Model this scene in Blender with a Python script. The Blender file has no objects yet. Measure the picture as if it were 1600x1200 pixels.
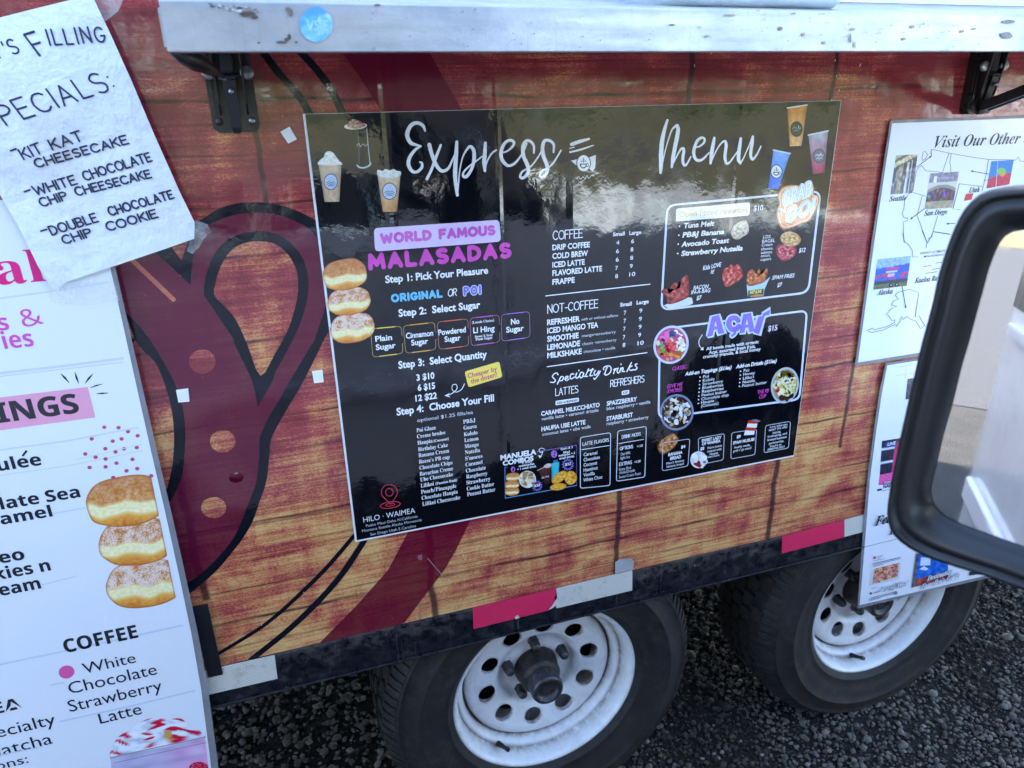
import bpy, bmesh, math, random, os
import numpy as np
from mathutils import Vector, Matrix, noise as mnoise
from mathutils.geometry import tessellate_polygon

random.seed(7)
SC = bpy.context.scene
COL = SC.collection
R = math.radians
H = 1.425                       # height of the eye above the gravel

# ------------------------------------------------------------------ camera
F = 1103.0
def _n(v): return v / np.linalg.norm(v)
_vx = _n(np.array([3695., -523., F])); _vd = _n(np.array([74., 2850., F]))
_vd = _n(_vd - _vx * np.dot(_vx, _vd))
CX, CZ = _vx, -_vd
CY = np.cross(CZ, CX)
cam = bpy.data.cameras.new('camera'); camo = bpy.data.objects.new('camera', cam); COL.objects.link(camo)
cam.sensor_width = 36; cam.lens = 36 * F / 1600; cam.clip_start = 0.02; cam.clip_end = 2000
_r = Vector((CX[0], CY[0], CZ[0])); _u = -Vector((CX[1], CY[1], CZ[1])); _b = -Vector((CX[2], CY[2], CZ[2]))
camo.matrix_world = Matrix(((_r.x, _u.x, _b.x, 0), (_r.y, _u.y, _b.y, 0), (_r.z, _u.z, _b.z, H), (0, 0, 0, 1)))
cam.dof.use_dof = True; cam.dof.focus_distance = 1.12; cam.dof.aperture_fstop = 9.0
SC.camera = camo

# ------------------------------------------------------------------ light
SUN_EL, SUN_AZ = R(46), R(28)     # the sun stands behind the trailer
w = bpy.data.worlds.new('World'); SC.world = w; w.use_nodes = True
nt = w.node_tree; bg = nt.nodes['Background']; bg.inputs[1].default_value = 0.14
sk = nt.nodes.new('ShaderNodeTexSky'); sk.sky_type = 'NISHITA'; sk.sun_disc = False
sk.sun_elevation = SUN_EL; sk.sun_rotation = SUN_AZ; sk.air_density = 1.0; sk.dust_density = 1.0; sk.ozone_density = 1.2
nt.links.new(sk.outputs[0], bg.inputs[0])
sun = bpy.data.lights.new('sun', 'SUN'); sun.energy = 4.8; sun.angle = R(0.53); sun.color = (1, .95, .87)
suno = bpy.data.objects.new('sun', sun); COL.objects.link(suno)
_sd = Vector((math.sin(SUN_AZ) * math.cos(SUN_EL), math.cos(SUN_AZ) * math.cos(SUN_EL), math.sin(SUN_EL)))
suno.rotation_euler = _sd.to_track_quat('Z', 'Y').to_euler()
suno.location = (0, 6, 12)
vs = SC.view_settings
vs.view_transform = 'Standard'; vs.look = 'None'; vs.gamma = 1; vs.exposure = 3.25
try: vs.use_curve_mapping = False
except Exception: pass

# ------------------------------------------------------------------ helpers
def lin(c):
    out = []
    for v in c[:3]:
        v = v / 255.0
        out.append(v / 12.92 if v <= .04045 else ((v + .055) / 1.055) ** 2.4)
    return tuple(out)

def W(px, py, y=1.0):
    """where the line of sight through a photo pixel meets the upright plane at depth y"""
    r = np.array([px - 800., py - 600., F]); t = y / np.dot(r, CY); p = r * t
    return float(np.dot(p, CX)), float(np.dot(p, CZ))

def tag(o, label=None, cat=None, group=None, kind=None):
    if label: o['label'] = label
    if cat: o['category'] = cat
    if group: o['group'] = group
    if kind: o['kind'] = kind
    return o

def empty(name, loc, **k):
    o = bpy.data.objects.new(name, None); o.empty_display_size = .05; COL.objects.link(o); o.location = loc
    return tag(o, **k)

class MB:
    """mesh collector; world coordinates with z measured from the eye (H is added on build)"""
    def __init__(s): s.v = []; s.f = []; s.c = []; s.sm = []; s.layer = 0.0
    def face_block(s, vs, fs, col=None, smooth=False):
        b = len(s.v); s.v.extend([tuple(p) for p in vs])
        for f in fs: s.f.append(tuple(i + b for i in f)); s.sm.append(smooth)
        if col is None: col = (1, 1, 1)
        if len(col) and isinstance(col[0], (tuple, list, np.ndarray)): s.c.extend([tuple(c) for c in col])
        else: s.c.extend([tuple(col)] * len(vs))
    def box(s, a, b, col=None):
        x0, x1 = sorted((a[0], b[0])); y0, y1 = sorted((a[1], b[1])); z0, z1 = sorted((a[2], b[2]))
        vs = [(x0,y0,z0),(x1,y0,z0),(x1,y1,z0),(x0,y1,z0),(x0,y0,z1),(x1,y0,z1),(x1,y1,z1),(x0,y1,z1)]
        s.face_block(vs, [(0,3,2,1),(4,5,6,7),(0,1,5,4),(1,2,6,5),(2,3,7,6),(3,0,4,7)], col)
    def obox(s, p, q, wid, th, up=(0,0,1), col=None):
        """bar from p to q, wid across, th thick"""
        p, q = Vector(p), Vector(q); d = (q - p).normalized(); a = d.cross(Vector(up))
        if a.length < 1e-5: a = d.cross(Vector((1,0,0)))
        a.normalize(); b = a.cross(d)
        vs = []
        for c in (p, q):
            for i, j in ((-1,-1),(1,-1),(1,1),(-1,1)): vs.append(c + a*i*wid/2 + b*j*th/2)
        s.face_block(vs, [(0,1,2,3),(7,6,5,4),(0,4,5,1),(1,5,6,2),(2,6,7,3),(3,7,4,0)], col)
    def tube(s, pts, rad, seg=10, col=None, caps=True):
        pts = [Vector(p) for p in pts]; n = len(pts)
        rr = rad if isinstance(rad, (list, tuple)) else [rad] * n
        vs = []; prev = None
        for i, p in enumerate(pts):
            t = (pts[min(i+1, n-1)] - pts[max(i-1, 0)]).normalized()
            if prev is None:
                a = t.cross(Vector((0,0,1)))
                if a.length < .01: a = t.cross(Vector((1,0,0)))
            else: a = prev - t * prev.dot(t)
            a.normalize(); prev = a; b = t.cross(a)
            for k in range(seg):
                th = 2*math.pi*k/seg; vs.append(p + a*math.cos(th)*rr[i] + b*math.sin(th)*rr[i])
        fs = []
        for i in range(n-1):
            for k in range(seg):
                k2 = (k+1) % seg; fs.append((i*seg+k, i*seg+k2, (i+1)*seg+k2, (i+1)*seg+k))
        s.face_block(vs, fs, col, True)
        if caps:
            s.face_block(vs[:seg], [tuple(range(seg))[::-1]], col); s.face_block(vs[-seg:], [tuple(range(seg))], col)
    def lathe_y(s, c, prof, seg=64, col=None, smooth=True, close=False):
        """revolve (radius, y) profile around an axis along y through c=(x,z)"""
        vs = []; n = len(prof)
        for k in range(seg):
            a = 2*math.pi*k/seg
            for r, y in prof: vs.append((c[0] + r*math.cos(a), y, c[1] + r*math.sin(a)))
        fs = []
        for k in range(seg):
            k2 = (k+1) % seg
            for i in range(n if close else n-1):
                j = (i+1) % n
                fs.append((k*n+i, k*n+j, k2*n+j, k2*n+i))
        s.face_block(vs, fs, col, smooth)
    def poly(s, pts, col=None, holes=()):
        loops = [[Vector(p) for p in pts]] + [[Vector(p) for p in h] for h in holes]
        tri = tessellate_polygon(loops); flat = [p for l in loops for p in l]
        s.face_block(flat, [tuple(t) for t in tri], col)
    def prism(s, pts, d, col=None, holes=()):
        """polygon extruded by vector d, with side walls"""
        d = Vector(d); loops = [[Vector(p) for p in pts]] + [[Vector(p) for p in h] for h in holes]
        s.poly(pts, col, holes); s.poly([p + d for p in loops[0]], col, [[p + d for p in h] for h in loops[1:]])
        for l in loops:
            n = len(l)
            s.face_block(l + [p + d for p in l], [(i, (i+1) % n, (i+1) % n + n, i + n) for i in range(n)], col)
    def build(s, name, m, parent=None, bevel=0, smooth=None, **k):
        me = bpy.data.meshes.new(name)
        if not s.v: s.v = [(0,0,0)]
        me.from_pydata([(x, y, z + H) for x, y, z in s.v], [], s.f); me.update()
        if s.f:
            ca = me.color_attributes.new('Col', 'FLOAT_COLOR', 'POINT')
            arr = np.ones((len(s.v), 4), dtype=np.float32); arr[:, :3] = np.array(s.c, dtype=np.float32)
            ca.data.foreach_set('color', arr.ravel())
            me.polygons.foreach_set('use_smooth', [bool(b) for b in s.sm] if smooth is None else [smooth]*len(s.f))
        bm = bmesh.new(); bm.from_mesh(me)
        if bevel or smooth is None:
            pass
        bmesh.ops.recalc_face_normals(bm, faces=bm.faces); bm.to_mesh(me); bm.free()
        me.materials.append(m)
        o = bpy.data.objects.new(name, me); COL.objects.link(o)
        if parent is not None:
            o.parent = parent
            pw = Matrix.Translation(parent.location) if parent.type == 'EMPTY' else Matrix.Identity(4)
            o.matrix_parent_inverse = pw.inverted()
        if bevel:
            b = o.modifiers.new('bevel', 'BEVEL'); b.width = bevel; b.segments = 2; b.limit_method = 'ANGLE'; b.angle_limit = R(40)
        return tag(o, **k)

def facing(o):
    """make every face of a flat sheet look towards -y"""
    me = o.data; bm = bmesh.new(); bm.from_mesh(me); bm.normal_update()
    fl = [f for f in bm.faces if f.normal.y > 0]
    bmesh.ops.reverse_faces(bm, faces=fl); bm.to_mesh(me); bm.free(); return o

# ------------------------------------------------------------------ materials
MATS = {}
def newmat(name):
    m = bpy.data.materials.new(name); m.use_nodes = True
    return m, m.node_tree, m.node_tree.nodes['Principled BSDF']
def N(nt, t, **k):
    n = nt.nodes.new(t)
    for a, b in k.items(): setattr(n, a, b)
    return n
def L(nt, a, b): nt.links.new(a, b)
def math_n(nt, op, a, b=None, c=None, clamp=False):
    n = nt.nodes.new('ShaderNodeMath'); n.operation = op; n.use_clamp = clamp
    for i, v in enumerate((a, b, c)):
        if v is None: continue
        if isinstance(v, (int, float)): n.inputs[i].default_value = v
        else: nt.links.new(v, n.inputs[i])
    return n.outputs[0]
def noise_n(nt, vec, scale, detail=3, rough=.5, dist=0):
    n = nt.nodes.new('ShaderNodeTexNoise'); n.inputs['Scale'].default_value = scale; n.inputs['Detail'].default_value = detail
    n.inputs['Roughness'].default_value = rough; n.inputs['Distortion'].default_value = dist
    if vec is not None: nt.links.new(vec, n.inputs['Vector'])
    return n.outputs[0]
def mapr(nt, v, a, b, c=0., d=1.):
    n = nt.nodes.new('ShaderNodeMapRange'); nt.links.new(v, n.inputs[0])
    for i, x in enumerate((a, b, c, d)): n.inputs[i+1].default_value = x
    return n.outputs[0]
def scl(nt, vec, s):
    n = nt.nodes.new('ShaderNodeVectorMath'); n.operation = 'MULTIPLY'; nt.links.new(vec, n.inputs[0]); n.inputs[1].default_value = s
    return n.outputs[0]
def mixc(nt, f, a, b, mode='MIX'):
    n = nt.nodes.new('ShaderNodeMix'); n.data_type = 'RGBA'; n.blend_type = mode
    for i, v in ((0, f), (6, a), (7, b)):
        if isinstance(v, (int, float)): n.inputs[i].default_value = v
        elif isinstance(v, tuple): n.inputs[i].default_value = (*v, 1)
        else: nt.links.new(v, n.inputs[i])
    return n.outputs[2]
def bump_n(nt, bs, height, strength, dist):
    b = nt.nodes.new('ShaderNodeBump'); b.inputs['Strength'].default_value = strength; b.inputs['Distance'].default_value = dist
    nt.links.new(height, b.inputs['Height']); nt.links.new(b.outputs[0], bs.inputs['Normal']); return b
def pos(nt): return nt.nodes.new('ShaderNodeNewGeometry').outputs['Position']

def film_relief(nt, bs, wav=1.0):
    """slow waves, fine orange peel and upright ridges of a vinyl film stuck on sheet metal"""
    p = pos(nt)
    a = noise_n(nt, scl(nt, p, (1, 1, .6)), 9, 2)
    b = noise_n(nt, p, 70, 2)
    c = noise_n(nt, p, 330, 1)
    h = math_n(nt, 'MULTIPLY', a, .0034 * wav)
    h = math_n(nt, 'ADD', h, math_n(nt, 'MULTIPLY', b, .00016))
    h = math_n(nt, 'ADD', h, math_n(nt, 'MULTIPLY', c, .000022))
    s = nt.nodes.new('ShaderNodeSeparateXYZ'); nt.links.new(p, s.inputs[0])
    for x0, wd, ht in ((.152, .006, .0004), (.306, .005, .0005), (.42, .012, .0003), (.70, .006, .0003)):
        d = math_n(nt, 'ABSOLUTE', math_n(nt, 'SUBTRACT', s.outputs[0], x0))
        h = math_n(nt, 'ADD', h, mapr(nt, d, 0, wd, ht, 0))
    bump_n(nt, bs, h, 1.0, 1.0)
    return p

def print_mat(name, rough=.05, wav=1.0, grain=.05, spec=.8, coat=.6):
    m, nt, bs = newmat(name)
    at = N(nt, 'ShaderNodeVertexColor'); at.layer_name = 'Col'
    p = film_relief(nt, bs, wav)
    g = noise_n(nt, p, 900, 2)
    c = mixc(nt, 1.0, at.outputs[0], mapr(nt, g, .2, .8, 1-grain, 1+grain), 'MULTIPLY')
    L(nt, c, bs.inputs['Base Color'])
    sc = noise_n(nt, scl(nt, p, (1, 1, .35)), 26, 5, .65)
    L(nt, mapr(nt, sc, .45, .8, rough, rough + .16), bs.inputs['Roughness'])
    bs.inputs['Specular IOR Level'].default_value = spec; bs.inputs['Coat Weight'].default_value = coat; bs.inputs['Coat Roughness'].default_value = .03
    for lk in nt.links:
        if lk.to_socket == bs.inputs['Normal']: L(nt, lk.from_socket, bs.inputs['Coat Normal']); break
    return m
M_print = print_mat('gloss_print')
M_wrapink = print_mat('wrap_ink', .07, 1.0, .05, .55, .15)
M_paper = print_mat('laminated_paper', .16, .5, .03, .4, .25)

def note_mat():
    m, nt, bs = newmat('note_paper')
    at = N(nt, 'ShaderNodeVertexColor'); at.layer_name = 'Col'
    p = pos(nt)
    f = noise_n(nt, scl(nt, p, (1, 1, .5)), 420, 4, .7); st = noise_n(nt, p, 11, 3)
    c = mixc(nt, mapr(nt, st, .52, .70, 0, .55), at.outputs[0], lin((214, 205, 188)), 'MULTIPLY')
    c = mixc(nt, 1.0, c, mapr(nt, f, .25, .75, .93, 1.04), 'MULTIPLY')
    L(nt, c, bs.inputs['Base Color']); bs.inputs['Roughness'].default_value = .62
    cr = noise_n(nt, p, 26, 4, .6)
    h = math_n(nt, 'ADD', math_n(nt, 'MULTIPLY', cr, .006), math_n(nt, 'MULTIPLY', f, .0001))
    bump_n(nt, bs, h, 1, 1); return m
M_note = note_mat()

# seams of the printed planks and their butt ends
SEAMS = [.0197, -.044, -.107, -.171, -.232, -.288, -.352, -.405, -.459, -.517, -.571, -.628, -.684, -.741, -.79]
ENDS = [(-.184, -.46, -.69, .010), (-.012, .02, -.107, .006), (.171, .143, -.171, .009), (.166, -.63, -.83, .010), (.515, -.571, -.83, .009),
        (.852, -.571, -.83, .010), (.869, .143, -.107, .007), (.61, .143, -.044, .008), (1.02, -.17, -.35, .006), (-.36, .1, -.3, .01), (1.0, -.45, -.64, .007)]
def wood_mat(name, tint=None, amt=0.0):
    m, nt, bs = newmat(name)
    p = film_relief(nt, bs)
    s = nt.nodes.new('ShaderNodeSeparateXYZ'); L(nt, p, s.inputs[0])
    x = s.outputs[0]; z = math_n(nt, 'SUBTRACT', s.outputs[2], H)
    patch = noise_n(nt, scl(nt, p, (7, 7, 15)), 1.0, 6, .6, .5)
    vert = noise_n(nt, scl(nt, p, (48, 48, 7)), 1.0, 3)
    fine = noise_n(nt, scl(nt, p, (60, 60, 520)), 1.0, 3, .6)
    weave = noise_n(nt, scl(nt, p, (240, 240, 420)), 1.0, 3, .75)
    streak = noise_n(nt, scl(nt, p, (5, 5, 190)), 1.0, 4, .6, .3)
    hgt = mapr(nt, z, -.62, -.02, .16, -.40)         # the print is redder towards its top
    v = math_n(nt, 'ADD', mapr(nt, patch, .31, .69, .04, .96), hgt)
    v = math_n(nt, 'ADD', v, mapr(nt, vert, .3, .7, -.12, .12))
    v = math_n(nt, 'ADD', v, mapr(nt, weave, .32, .68, -.27, .27))
    v = math_n(nt, 'ADD', v, mapr(nt, streak, .3, .7, -.24, .24))
    cr = nt.nodes.new('ShaderNodeValToRGB'); L(nt, v, cr.inputs[0])
    e = cr.color_ramp.elements
    e[0].position = 0.0; e[0].color = (*lin((132, 50, 56)), 1)
    e[1].position = 1.0; e[1].color = (*lin((220, 174, 112)), 1)
    q = e.new(.35); q.color = (*lin((166, 68, 70)), 1)
    q = e.new(.68); q.color = (*lin((202, 130, 86)), 1)
    c = cr.outputs[0]
    gr = mapr(nt, fine, .3, .72, .80, 1.10)
    c = mixc(nt, 1.0, c, gr, 'MULTIPLY')
    # fine dark grain lines
    gl = mapr(nt, noise_n(nt, scl(nt, p, (4, 4, 210)), 1.0, 3, .5, .8), .57, .67, 0, .5)
    c = mixc(nt, gl, c, lin((92, 34, 40)))
    wob = mapr(nt, noise_n(nt, scl(nt, p, (6, 6, 1)), 1.0, 2), .3, .7, -.0035, .0035)
    brk = mapr(nt, noise_n(nt, scl(nt, p, (7, 7, 7)), 1.0, 2), .38, .6, .25, 1)
    zz = math_n(nt, 'ADD', z, wob); tot = None
    for i, z0 in enumerate(SEAMS):
        d = math_n(nt, 'ABSOLUTE', math_n(nt, 'SUBTRACT', zz, z0))
        wd = (.0021, .0012, .0015, .0026, .0014)[i % 5]
        k = mapr(nt, d, wd*.5, wd*1.6, (.95, .6, .8, .9, .55)[i % 5], 0)
        tot = k if tot is None else math_n(nt, 'MAXIMUM', tot, k)
    tot = math_n(nt, 'MULTIPLY', tot, brk)
    xx = math_n(nt, 'ADD', x, mapr(nt, noise_n(nt, scl(nt, p, (1, 1, 14)), 1.0, 3), .3, .7, -.003, .003))
    for x0, z1, z2, wd in ENDS:
        d = math_n(nt, 'ABSOLUTE', math_n(nt, 'SUBTRACT', xx, x0))
        k = mapr(nt, d, wd*.35, wd*.8, .85, 0)
        k = math_n(nt, 'MULTIPLY', k, math_n(nt, 'LESS_THAN', z, z1)); k = math_n(nt, 'MULTIPLY', k, math_n(nt, 'GREATER_THAN', z, z2))
        tot = math_n(nt, 'MAXIMUM', tot, k)
    c = mixc(nt, tot, c, lin((46, 24, 34)))
    if tint: c = mixc(nt, amt, c, tint)
    # pinprick scuffs through the ink
    sp = mapr(nt, noise_n(nt, p, 240, 1), .80, .83, 0, .8)
    c = mixc(nt, sp, c, lin((206, 200, 200)))
    L(nt, c, bs.inputs['Base Color'])
    rr = noise_n(nt, p, 30, 5, .6); L(nt, mapr(nt, rr, .4, .8, .07, .22), bs.inputs['Roughness']); bs.inputs['Specular IOR Level'].default_value = .7
    bs.inputs['Coat Weight'].default_value = .25; bs.inputs['Coat Roughness'].default_value = .04
    return m
M_wood = wood_mat('printed_wood_wrap')
M_maroon = wood_mat('printed_maroon_wrap', lin((92, 8, 46)), .93)
M_maroon2 = wood_mat('printed_deep_maroon_wrap', lin((100, 4, 38)), .93)
M_salmon = wood_mat('printed_salmon_wrap', lin((206, 120, 96)), .55)

def simple(name, rgb, rough=.5, metal=0., bump=None, var=None, spec=.5, coat=0, vscale=12, trans=0):
    m, nt, bs = newmat(name); p = pos(nt)
    c = lin(rgb)
    if var:
        f = noise_n(nt, p, vscale, 5, .65)
        cc = mixc(nt, mapr(nt, f, .35, .68, 0, 1), c, lin(var)); L(nt, cc, bs.inputs['Base Color'])
    else: bs.inputs['Base Color'].default_value = (*c, 1)
    r2 = noise_n(nt, p, 35, 4, .6); L(nt, mapr(nt, r2, .3, .75, max(rough-.08, .02), rough+.1), bs.inputs['Roughness'])
    bs.inputs['Metallic'].default_value = metal; bs.inputs['Specular IOR Level'].default_value = spec
    bs.inputs['Coat Weight'].default_value = coat; bs.inputs['Transmission Weight'].default_value = trans
    if bump:
        h = noise_n(nt, p, bump[0], 4, .6); bump_n(nt, bs, h, 1, bump[1])
    return m
M_black = simple('black_painted_steel', (22, 24, 30), .35, 0, (120, .0004), (34, 35, 40))
M_plastic = simple('textured_black_plastic', (24, 25, 30), .38, 0, (900, .00012))
M_hinge = simple('dark_bronze_steel', (62, 58, 58), .33, .5, (200, .0002), (44, 42, 42))
M_bolt = simple('zinc_bolt', (170, 172, 176), .35, .8, (300, .0003), (110, 108, 104))
M_rust = simple('rusty_hub_steel', (62, 52, 48), .5, .3, (160, .0012), (34, 30, 31), vscale=40)
M_lug = simple('grey_lug_steel', (88, 88, 92), .4, .6, (200, .0008), (56, 54, 54), vscale=90)
M_under = simple('underbody_black', (14, 14, 16), .7)
M_whitebody = simple('white_car_paint', (226, 228, 230), .18, 0, None, (214, 216, 219), coat=.6)
M_darkglass = simple('tinted_glass', (14, 17, 20), .04, 0)
M_seat = simple('grey_seat_fabric', (58, 58, 62), .85)
M_foam = simple('white_foam_pad', (236, 238, 242), .6, 0, (300, .0004))
M_chrome = simple('brushed_trim', (190, 192, 196), .25, .9)

def alu_mat():
    m, nt, bs = newmat('scuffed_aluminium'); p = pos(nt)
    a = noise_n(nt, scl(nt, p, (14, 14, 22)), 1, 5, .6); b = noise_n(nt, p, 90, 4, .7)
    c = mixc(nt, mapr(nt, a, .35, .7), lin((160, 164, 172)), lin((190, 191, 194)))
    c = mixc(nt, mapr(nt, b, .62, .74, 0, .7), c, lin((150, 146, 142)))
    d = noise_n(nt, p, 33, 3, .6); c = mixc(nt, mapr(nt, d, .69, .73, 0, .9), c, lin((96, 90, 88)))
    st = noise_n(nt, scl(nt, p, (240, 240, 12)), 1, 2)
    c = mixc(nt, mapr(nt, st, .6, .8, 0, .25), c, lin((120, 118, 120)))
    L(nt, c, bs.inputs['Base Color']); bs.inputs['Metallic'].default_value = .55
    L(nt, mapr(nt, noise_n(nt, scl(nt, p, (6, 6, 120)), 1, 3), .3, .7, .34, .58), bs.inputs['Roughness'])
    bump_n(nt, bs, math_n(nt, 'ADD', a, math_n(nt, 'MULTIPLY', b, .15)), .6, .0018); return m
M_alu = alu_mat()

def rim_mat():
    m, nt, bs = newmat('white_rim_paint'); p = pos(nt)
    d = noise_n(nt, p, 26, 5, .7); e = noise_n(nt, p, 150, 3, .7)
    c = mixc(nt, mapr(nt, d, .45, .75, 0, .55), lin((226, 229, 232)), lin((190, 187, 180)))
    c = mixc(nt, mapr(nt, e, .66, .76, 0, .8), c, lin((110, 82, 58)))
    at = N(nt, 'ShaderNodeVertexColor'); at.layer_name = 'Col'; sx = nt.nodes.new('ShaderNodeSeparateColor'); L(nt, at.outputs[0], sx.inputs[0])
    rn = noise_n(nt, p, 60, 5, .75); rr = noise_n(nt, p, 9, 3)
    k = math_n(nt, 'MULTIPLY', sx.outputs[0], mapr(nt, math_n(nt, 'ADD', rn, math_n(nt, 'MULTIPLY', rr, .7)), .66, .95, .12, 1))
    c = mixc(nt, math_n(nt, 'MULTIPLY', k, .85), c, lin((96, 68, 46)))
    L(nt, c, bs.inputs['Base Color']); bs.inputs['Roughness'].default_value = .35
    bump_n(nt, bs, d, .5, .002); return m
M_rim = rim_mat()

def tyre_mat():
    m, nt, bs = newmat('dusty_tyre_rubber'); p = pos(nt)
    d = noise_n(nt, p, 14, 5, .65)
    c = mixc(nt, mapr(nt, d, .38, .75), lin((19, 18, 19)), lin((38, 36, 35)))
    c = mixc(nt, mapr(nt, noise_n(nt, p, 38, 6, .75), .5, .75, 0, .55), c, lin((70, 64, 58)))
    L(nt, c, bs.inputs['Base Color']); bs.inputs['Roughness'].default_value = .72
    bump_n(nt, bs, noise_n(nt, p, 500, 3), .5, .0006); return m
M_tyre = tyre_mat()
def skirt_mat():
    m, nt, bs = newmat('dirty_black_frame_rail'); p = pos(nt)
    s = nt.nodes.new('ShaderNodeSeparateXYZ'); L(nt, p, s.inputs[0]); z = math_n(nt, 'SUBTRACT', s.outputs[2], H)
    dirt = noise_n(nt, p, 45, 6, .75); run = noise_n(nt, scl(nt, p, (170, 170, 7)), 1, 4, .6)
    up = mapr(nt, z, -.86, -.822, -.06, .12)
    k = mapr(nt, math_n(nt, 'ADD', dirt, up), .52, .70, 0, .9)
    c = mixc(nt, k, lin((14, 17, 26)), lin((66, 62, 60)))
    c = mixc(nt, mapr(nt, run, .62, .74, 0, .5), c, lin((84, 84, 88)))
    sp = noise_n(nt, p, 210, 1); c = mixc(nt, mapr(nt, sp, .80, .83), c, lin((190, 190, 190)))
    L(nt, c, bs.inputs['Base Color']); L(nt, mapr(nt, dirt, .4, .65, .22, .75), bs.inputs['Roughness'])
    bump_n(nt, bs, dirt, .8, .0018); return m
M_skirt = skirt_mat()
def reflector_mat(name, base, dark, dirt=.5):
    m, nt, bs = newmat(name); p = pos(nt)
    s = nt.nodes.new('ShaderNodeSeparateXYZ'); L(nt, p, s.inputs[0])
    x = math_n(nt, 'MULTIPLY', s.outputs[0], 1/.0062); z = math_n(nt, 'MULTIPLY', s.outputs[2], 1/.0052)
    a = math_n(nt, 'FRACT', math_n(nt, 'ADD', x, z)); b = math_n(nt, 'FRACT', math_n(nt, 'SUBTRACT', x, z))
    def edge(v): return mapr(nt, math_n(nt, 'ABSOLUTE', math_n(nt, 'SUBTRACT', v, .5)), .36, .48, 0, 1)
    ln = math_n(nt, 'MAXIMUM', edge(a), edge(b))
    c = mixc(nt, math_n(nt, 'MULTIPLY', ln, .8), lin(base), lin(dark))
    d = noise_n(nt, p, 40, 5, .7); c = mixc(nt, mapr(nt, d, .55, .74, 0, dirt), c, lin((128, 108, 82)))
    L(nt, c, bs.inputs['Base Color']); bs.inputs['Roughness'].default_value = .28
    bump_n(nt, bs, math_n(nt, 'ADD', math_n(nt, 'MULTIPLY', ln, .3), d), .5, .0012); return m
M_refw = reflector_mat('white_honeycomb_reflector', (214, 212, 202), (150, 146, 138))
M_refr = reflector_mat('red_reflector', (222, 46, 92), (186, 28, 70), .25)

def clear_mat(name='clear_tape', tint=(235, 235, 235), alpha=.22, rough=.1, bs_=(60, .0012)):
    m, nt, bs = newmat(name)
    bs.inputs['Base Color'].default_value = (*lin(tint), 1); bs.inputs['Roughness'].default_value = rough
    p = pos(nt); n = noise_n(nt, p, 40, 3)
    L(nt, mapr(nt, n, .4, .7, alpha*(.9 if alpha > .5 else .5), alpha*(1.1 if alpha > .5 else 1.8)), bs.inputs['Alpha'])
    bump_n(nt, bs, noise_n(nt, p, bs_[0], 3), 1, bs_[1]); return m
M_tape = clear_mat()
M_acryl = clear_mat('clear_sleeve_edge', (150, 152, 158), .62, .12)
# ------------------------------------------------------------------ flat print: lettering and pictures
WHITE = (236, 238, 244)
FDIR = bpy.utils.system_resource('DATAFILES', path='fonts') or ''
_FT = {}
def _font(k):
    if k in _FT: return _FT[k]
    f = None
    try:
        fn = {'m': 'NotoSansMath-Regular.woff2', 'mono': 'DejaVuSansMono.woff2'}.get(k)
        if fn and os.path.exists(os.path.join(FDIR, fn)): f = bpy.data.fonts.load(os.path.join(FDIR, fn))
    except Exception: f = None
    _FT[k] = f; return f
_MAP = {'si': (0x1D468, 0x1D482, 0), 'sb': (0x1D400, 0x1D41A, 0x1D7CE), 'sc': (0x1D4D0, 0x1D4EA, 0), 'ss': (0x1D5D4, 0x1D5EE, 0x1D7EC), 'sz': (0x1D63C, 0x1D656, 0x1D7EC)}
_TC = {}
def glyphs(body, font='b', off=0.0, shear=0.0):
    """triangulated lettering: baseline at 0, returned with its box"""
    key = (body, font, off, shear)
    if key in _TC: return _TC[key]
    c = bpy.data.curves.new('lettering_curve', 'FONT'); c.size = 1; c.offset = off; c.shear = shear; c.resolution_u = 3
    if font == 'sc': c.space_character = .80
    t = body
    if font in _MAP and _font('m'):
        U, l, d = _MAP[font]; c.font = _font('m')
        t = ''.join(chr(U+ord(ch)-65) if 'A' <= ch <= 'Z' else chr(l+ord(ch)-97) if 'a' <= ch <= 'z' else (chr(d+ord(ch)-48) if d and '0' <= ch <= '9' else ch) for ch in body)
    elif font == 'mono' and _font('mono'): c.font = _font('mono')
    c.body = t
    o = bpy.data.objects.new('lettering_curve', c); me = o.to_mesh()
    vs = [(v.co.x, v.co.y) for v in me.vertices]; fs = [tuple(p.vertices) for p in me.polygons]
    o.to_mesh_clear(); bpy.data.objects.remove(o); bpy.data.curves.remove(c)
    x0 = min((v[0] for v in vs), default=0); x1 = max((v[0] for v in vs), default=1)
    _TC[key] = (vs, fs, x0, x1); return _TC[key]
_CAPS = {}
def capof(font):
    if font not in _CAPS: _CAPS[font] = max(v[1] for v in glyphs('H', font)[0])
    return _CAPS[font]

def cat(pts, k=6, closed=False):
    """Catmull-Rom through points"""
    P_ = [np.array(p, float) for p in pts]; n = len(P_); out = []
    if n < 3 and not closed: return [tuple(p) for p in P_]
    rng = range(n if closed else n-1)
    for i in rng:
        a = P_[(i-1) % n] if closed or i > 0 else 2*P_[0]-P_[1]
        b = P_[i]; c = P_[(i+1) % n]; d = P_[(i+2) % n] if closed or i+2 < n else 2*P_[-1]-P_[-2]
        for j in range(k):
            t = j/k; out.append(tuple(.5*((2*b)+(-a+c)*t+(2*a-5*b+4*c-d)*t*t+(-a+3*b-3*c+d)*t**3)))
    if not closed: out.append(tuple(P_[-1]))
    return out
def ell(cx, cy, rx, ry, rot=0, n=28, a0=0, a1=360):
    c, s = math.cos(R(rot)), math.sin(R(rot)); out = []
    for i in range(n if a1-a0 >= 360 else n+1):
        t = R(a0+(a1-a0)*i/n); x, y = rx*math.cos(t), ry*math.sin(t); out.append((cx+x*c-y*s, cy+x*s+y*c))
    return out
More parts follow.
